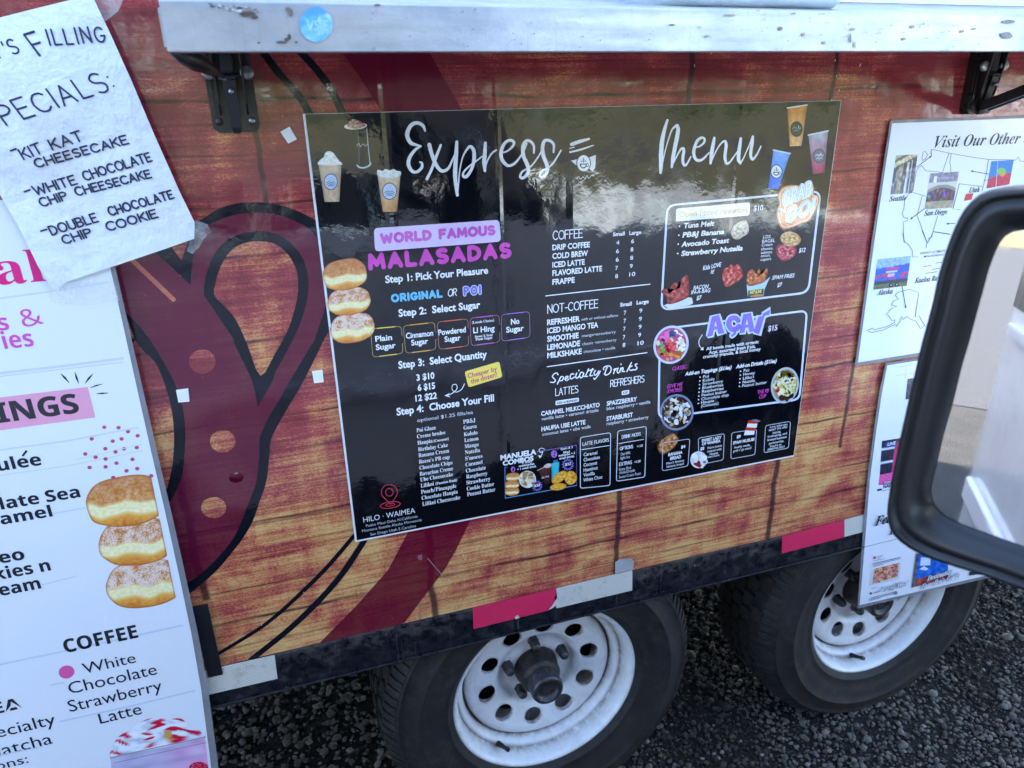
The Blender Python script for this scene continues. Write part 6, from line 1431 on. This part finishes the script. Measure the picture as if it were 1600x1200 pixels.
# ================================================================== WHAT STANDS BEHIND THE VIEWER (seen only as reflections)
def leafmat(name, c1, c2):
    m, nt, bs = newmat(name); n = noise_n(nt, pos(nt), 1.3, 3); n2 = noise_n(nt, pos(nt), 9, 2)
    L(nt, mixc(nt, mapr(nt, math_n(nt, 'ADD', n, math_n(nt, 'MULTIPLY', n2, .5)), .55, .95), lin(c1), lin(c2)), bs.inputs['Base Color']); bs.inputs['Roughness'].default_value = .7; return m
M_leaf = leafmat('broad_leaves', (42, 58, 26), (84, 98, 44)); M_bark = simple('bark', (92, 78, 62), .9, 0, (20, .02))
def tree(x, y, h, r, lb, seed):
    rg = np.random.default_rng(seed); t = empty('field_tree', (x, y, 0), label=lb, cat='tree', group='trees along the far edge of the grass field')
    b = MB(); b.tube([(x, y, -H), (x+.1, y, -H+h*.25), (x+.2, y+.1, -H+h*.55)], [.22, .16, .08], 8)
    for a in range(4): b.tube([(x+.1, y, -H+h*.3), (x+r*.5*math.cos(a*1.6), y+r*.5*math.sin(a*1.6), -H+h*.6)], [.09, .04], 6)
    b.build('trunk', M_bark, t)
    cl = [(rg.uniform(-.7, .7)*r, rg.uniform(-.7, .7)*r, h*rg.uniform(.42, .88), r*rg.uniform(.25, .5)) for _ in range(16)]; V = []; Fc = []; n = 2200
    for i in range(n):
        c = cl[rg.integers(16)]; d = _n(rg.normal(size=3)); q_ = np.array([x+c[0], y+c[1], -H+c[2]])+d*c[3]*rg.uniform(.6, 1.05)*np.array([1, 1, .75]); s_ = rg.uniform(.10, .24); u = _n(rg.normal(size=3)); v = _n(np.cross(u, rg.normal(size=3)))
        k = len(V); V += [tuple(q_-u*s_), tuple(q_+v*s_*.6), tuple(q_+u*s_), tuple(q_-v*s_*.6)]; Fc.append((k, k+1, k+2, k+3))
    b = MB(); b.face_block(V, Fc); b.build('crown', M_leaf, t, smooth=False)
TR = [(-14,-44,6.5,3.6,'leftmost'),(-4,-48,7.5,4,'second from the left'),(9,-46,5,3.2,'third from the left'),(17,-50,8,4.4,'fourth from the left'),(30,-47,5.5,3.4,'fifth from the left'),(40,-52,8.5,4.6,'sixth from the left'),(52,-48,6,3.6,'rightmost')]
for i, (x, y, h, r, w_) in enumerate(TR): tree(x, y, h, r, f'bushy green tree behind the viewer, {w_} of the row edging the field', 20+i)
# road on the far side of the field and its cars
sheet('far_road', -4.4, 200, -24, -18, -H+.016, M_asph, kind='structure')
def car(x, y, m, lb):
    t = empty('parked_car', (x, y, 0), label=lb, cat='car', group='cars parked behind the viewer')
    z = -H; pr = [(-2.1,.3),(2.1,.3),(2.15,.62),(1.95,.80),(1.05,.92),(.45,1.38),(-1.15,1.40),(-1.75,.98),(-2.12,.90)]
    b = MB(); b.prism([(x+px, y, z+pz) for px, pz in pr], (0, -1.75, 0)); b.build('body', m, t, bevel=.05, smooth=False)
    for yy_ in (y+.006, y-1.756):
        b = MB(); b.prism([(x+px, yy_, z+pz) for px, pz in ((.9,.94),(.38,1.31),(-1.1,1.33),(-1.6,1.0))], (0, .006 if yy_ < y else -.005, 0)); b.build('side_window', M_darkglass, t, smooth=False)
    b = MB(); b.prism([(x+.50, y-.12, z+1.365), (x+.50, y-1.63, z+1.365), (x+1.04, y-1.68, z+.94), (x+1.04, y-.07, z+.94)], (.02, 0, .02)); b.build('windscreen', M_darkglass, t, smooth=False)
    for wx in (-1.35, 1.35):
        for wy in (y+.02, y-1.57):
            b = MB(); b.lathe_y((x+wx, z+.32), [(0, wy), (.19, wy), (.2, wy+.01), (.31, wy), (.32, wy-.02), (.32, wy-.18), (0, wy-.19)], 28); b.build('wheel', M_tyre, t)
car(23, -15.5, M_whitebody, 'white parked car behind the viewer on the edge of the grass'); car(31, -15.9, simple('dark_blue_paint', (34, 40, 56), .2, coat=.8), 'dark blue parked car behind the viewer on the edge of the grass'); car(-10.4, -5.9, simple('silver_paint', (168, 172, 178), .25, .5, coat=.5), 'silver parked car on the asphalt behind the viewer')
# long white building far behind
bl = empty('white_building', (-46, 2, 0), label='long low white building with a row of windows behind the viewer', cat='building')
b = MB(); b.box((-52, -14, -H), (-44, 16, -H+4.4)); b.build('wall', simple('white_render', (112, 114, 116), .8, spec=.1), bl)
b = MB(); b.box((-52.6, -14.6, -H+4.4), (-43.4, 16.6, -H+4.75)); b.build('roof', simple('pale_roof', (150, 152, 156), .7), bl)
for i in range(9):
    y = -12.5+i*3.2; b = MB(); b.box((-43.99, y, -H+1.2), (-43.95, y+1.9, -H+3.1)); f = b.build('window', simple('window_frame', (230,232,234), .5), bl); b = MB(); b.box((-43.94, y+.1, -H+1.3), (-43.92, y+1.8, -H+3.0)); b.build('pane', M_darkglass, f)
# low rail fence on the verge
fe = empty('rail_fence', (-30, 0, 0), label='low white rail fence along the dry verge behind the viewer', cat='fence')
for i in range(12):
    b = MB(); b.box((-30.05, -14+i*2.4, -H), (-29.95, -13.9+i*2.4, -H+1.1)); b.build('post', M_whitebody, fe)
for z in (.5, .95): b = MB(); b.box((-30.02, -14, -H+z), (-29.98, 12.4, -H+z+.1)); b.build('rail', M_whitebody, fe)

# wooded rise added to block the sky's reflection in the trailer wall
b = MB(); vs = []; fs = []; n = 220
for j in range(7):
    for i in range(n):
        x = -260+i*2.6; t = j/6; hh = (8.0+3.2*nz(i*.05, 2)+1.6*nz(i*.33, 5)+1.1*nz(i*1.1, 8))*math.sin(t*math.pi*.5)
        vs.append((x, -110-26*t+2*nz(i*.4, j*1.3), -H+hh+.7*nz(i*1.7, j*2.3, 4)*t))
for j in range(6):
    for i in range(n-1): fs.append((j*n+i, j*n+i+1, (j+1)*n+i+1, (j+1)*n+i))
b.face_block(vs, fs); b.build('sky_blocking_hill', ground_mat('distant_woodland', (34, 44, 26), (62, 68, 38), 1.2, .3, c2=(50, 50, 34)), smooth=False, kind='structure')
